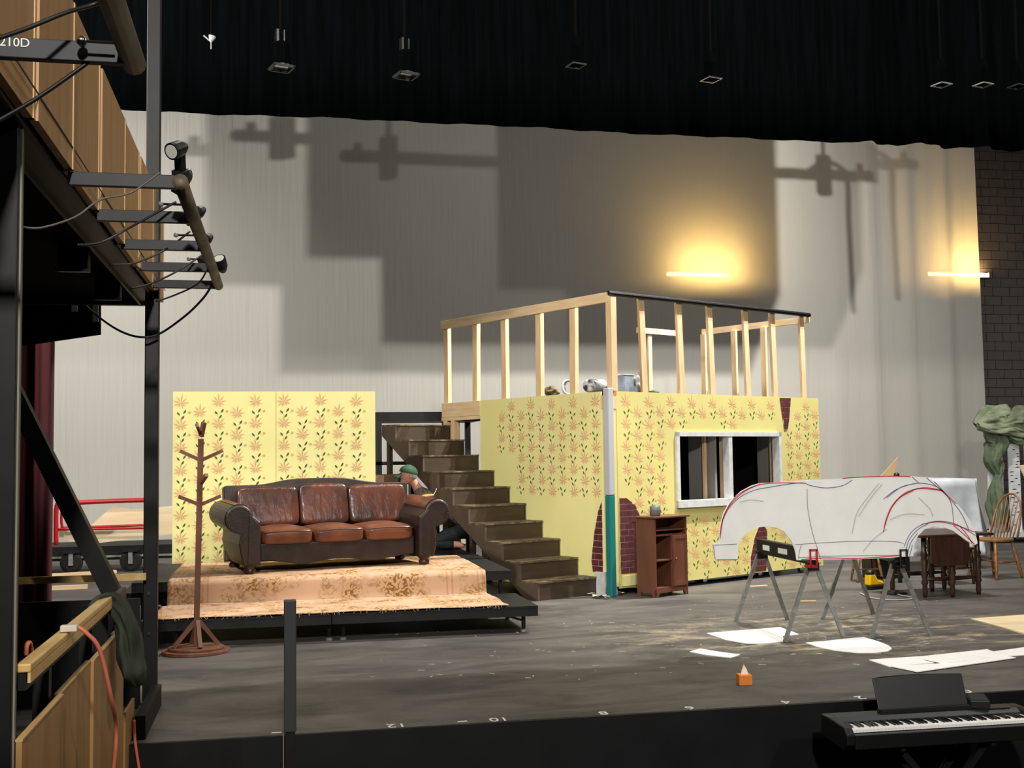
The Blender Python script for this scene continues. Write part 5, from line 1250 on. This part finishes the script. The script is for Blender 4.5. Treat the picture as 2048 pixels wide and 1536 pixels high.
cbd2 = thing('cardboard_sheet', 'pointed tan cardboard corner sticking up behind the car board', 'cardboard', (cb_.x, 13.9, 0)); cbd.location = (0, 0, 0); cbd.parent = cbd2
lw = [P(*p, y=13.9)-Vector((cb_.x, 13.9, 0)) for p in ((1752, 962), (1786, 962))]
MB().prism([lw[0], lw[1], Vector((lw[1].x, 0, .46)), Vector((lw[0].x-.2, 0, .46))], (0, .006, 0)).build('lower_flap', CARD, cbd2)
sb = thing('storage_bin', 'black bin on the floor behind the sawhorses, cardboard standing in it', 'bin', (cb_.x-.15, 13.9, 0))
MB().box(-.3, .25, -.12, -.1, 0, .5).box(-.3, .25, .1, .12, 0, .5).box(-.3, -.28, -.1, .1, 0, .5).box(.23, .25, -.1, .1, 0, .5).box(-.28, .23, -.1, .1, .42, .45).build('bin_body', PLAS, sb)
MB().box(-.32, .27, -.14, -.12, .46, .5).build('bin_rim', PLASG, sb)
bb = thing('black_stand', 'small round-topped black stand just right of the cardboard point', 'stand', P(1793, 950, y=13.3)); MB().lathe((0, 0, -.12), (0, 0, .03), [(0, .02), (.5, .02), (.7, .035), (.9, .035), (1, .015)], 12).build('round_head', PLAS, bb, smooth=True)
MB().box(-.02, .02, -.02, .02, -bb.location.z, -.12).build('stem', PLAS, bb)

# yellow power tool with cord, black pad
tq = P(1748, 1178, z=0)
sd = thing('power_sander', 'yellow and black power tool on the floor between the sawhorses', 'power tool', tq, .3)
MB().box(-.12, .14, -.07, .07, .0, .05).build('sole', PLAS, sd, bevel=.01)
MB().prism([(-.11, -.05, .05), (.13, -.05, .05), (.12, -.05, .085), (.03, -.05, .11), (-.02, -.05, .18), (-.1, -.05, .18)], (0, .1, 0)).build('housing', YTOOL, sd, bevel=.015)
MB().lathe((-.06, 0, .18), (-.06, 0, .23), [(0, .05), (.5, .055), (1, .03)], 14).build('top_grip', PLAS, sd, smooth=True); MB().beam((.0, 0, .15), (.14, 0, .12), .035, .04).build('handle', PLAS, sd, bevel=.008)
tag(MB().tube(spline([P(1770, 1178, z=.01), P(1800, 1190, z=.01), P(1830, 1196, z=.01), P(1790, 1200, z=.01), P(1745, 1196, z=.01), P(1720, 1186, z=.01)], 6), .008, 6).build('tool_cord', mat('grey_cord', (170, 170, 165), .5)), 'pale cord curled on the floor beside the yellow power tool', 'cord')
q = P(1788, 1187, z=0); bpd = thing('black_disc', 'flat black round pad on the floor right of the yellow tool', 'pad', q)
MB().lathe((0, 0, 0), (0, 0, .025), [(0, .15), (.6, .15), (1, .13)], 24).build('disc', PLAS, bpd); MB().lathe((0, 0, .025), (0, 0, .04), [(0, .06), (1, .05)], 12).build('hub', PLASG, bpd)

# ------------------------------------------------------------------ birch trees with green canopy
BY = 18.6
def BQ(px, py, dy=0): return P(px, py, y=BY+dy)
bo = BQ(2000, 1075)
bt_ = thing('birch_tree', 'birch trunk flats under a crumpled green fabric canopy on a rolling base', 'stage prop', (bo.x, BY, 0)); OB = Vector((bo.x, BY, 0))
def bpanel(px0, px1, pyt, pyb, dy, label=None):
    a = BQ(px0, pyt, dy)-OB; b = BQ(px1, pyb, dy)-OB
    t = MB().box(a.x, b.x, dy, dy+.02, .18, a.z).build('birch_trunk', BIRCH, bt_); t_ = t
    mk = MB(); r_ = random.Random(px0)
    z = .3
    while z < a.z-.05:
        x = a.x+r_.uniform(.0, .75)*(b.x-a.x); L_ = r_.uniform(.05, .12); L_ = min(L_, b.x-x)
        mk.prism([(x, dy-.003, z), (x+L_/2, dy-.003, z+.014), (x+L_, dy-.003, z+.004), (x+L_/2, dy-.003, z-.006)], (0, .003, 0)); z += r_.uniform(.045, .1)
    mk.build('bark_marks', BLACK, t)['kind'] = 'stuff'
bpanel(1973, 2011, 880, 1060, .0); bpanel(2014, 2045, 862, 1060, -.08); bpanel(2047, 2080, 862, 1060, .05)
MB().box(BQ(1978, 1000).x-bo.x, 2.0, -.3, .5, .1, .18).build('rolling_base', WPNT, bt_)
for x in (.1, 1.2): MB().lathe((x, -.25, .05), (x, -.2, .05), [(0, .05), (1, .05)], 12).build('caster', BLC, bt_)
def crumple(name, pts, rad, m, seed):
    sp_ = spline([BQ(*p)-OB for p in pts], 5); n = len(sp_); rr = random.Random(seed); A_ = [rr.uniform(0, 6) for _ in range(6)]
    mb = MB()
    def f(u, v):
        s_ = u*(n-1); i = min(int(s_), n-2); p = sp_[i].lerp(sp_[i+1], s_-i); k = s_/(n-1)*(len(rad)-1); j = min(int(k), len(rad)-2); r = rad[j]*(1-(k-j))+rad[j+1]*(k-j)
        a = 2*math.pi*v; r *= 1+.22*math.sin(3*a+A_[0]+u*5)+.12*math.sin(7*a+A_[1]-u*9)+.08*math.sin(13*a+A_[2]+u*17)
        d = (sp_[min(i+1, n-1)]-sp_[i]).normalized(); up = Vector((0, 0, 1)) if abs(d.z) < .8 else Vector((1, 0, 0)); e1 = d.cross(up).normalized(); e2 = e1.cross(d)
        return p+e1*r*math.cos(a)+e2*r*math.sin(a)
    return mb.grid(f, 36, 40).build(name, m, bt_, smooth=True)
crumple('canopy_fabric', [(1950, 850, -.15), (1975, 836, -.2), (2005, 833, -.2), (2025, 842, -.2)], [.05, .17, .17, .05], GRN, 1)
crumple('canopy_fabric', [(2006, 850, -.3), (2030, 840, -.3), (2055, 838, -.3), (2085, 845, -.3)], [.05, .18, .2, .1], GRN, 2)
crumple('canopy_fabric', [(1956, 852, -.3), (1985, 858, -.32), (2020, 856, -.3), (2060, 866, -.3)], [.05, .1, .12, .12], GRN, 3)
crumple('canopy_fabric', [(2012, 868, -.25), (2035, 878, -.25), (2050, 872, -.25)], [.03, .12, .05], GRND, 4)
crumple('draped_fabric', [(1988, 860, -.15), (1990, 890, -.15), (1984, 920, -.15), (1995, 950, -.15)], [.18, .17, .12, .05], GRND, 5)
crumple('draped_fabric', [(1980, 900, -.18), (2000, 930, -.18), (1996, 955, -.18), (1992, 975, -.18), (1996, 1010, -.18), (1996, 1048, -.18)], [.04, .06, .05, .09, .17, .13], GRND, 6)
pl_ = thing('leaning_board', 'pale wooden board corner leaning in from the right edge', 'board', (P(2060, 940, y=13.5).x, 13.5, 0))
MB().prism([P(*p, y=13.5)-Vector(pl_.location) for p in ((2039, 931), (2080, 926), (2120, 1000), (2055, 962))], (0, .03, 0)).build('board_face', PLY, pl_)
q = P(2100, 980, y=13.5)-Vector(pl_.location); MB().box(q.x-.03, q.x+.03, .03, .08, 0, q.z).build('board_prop', PINE, pl_)
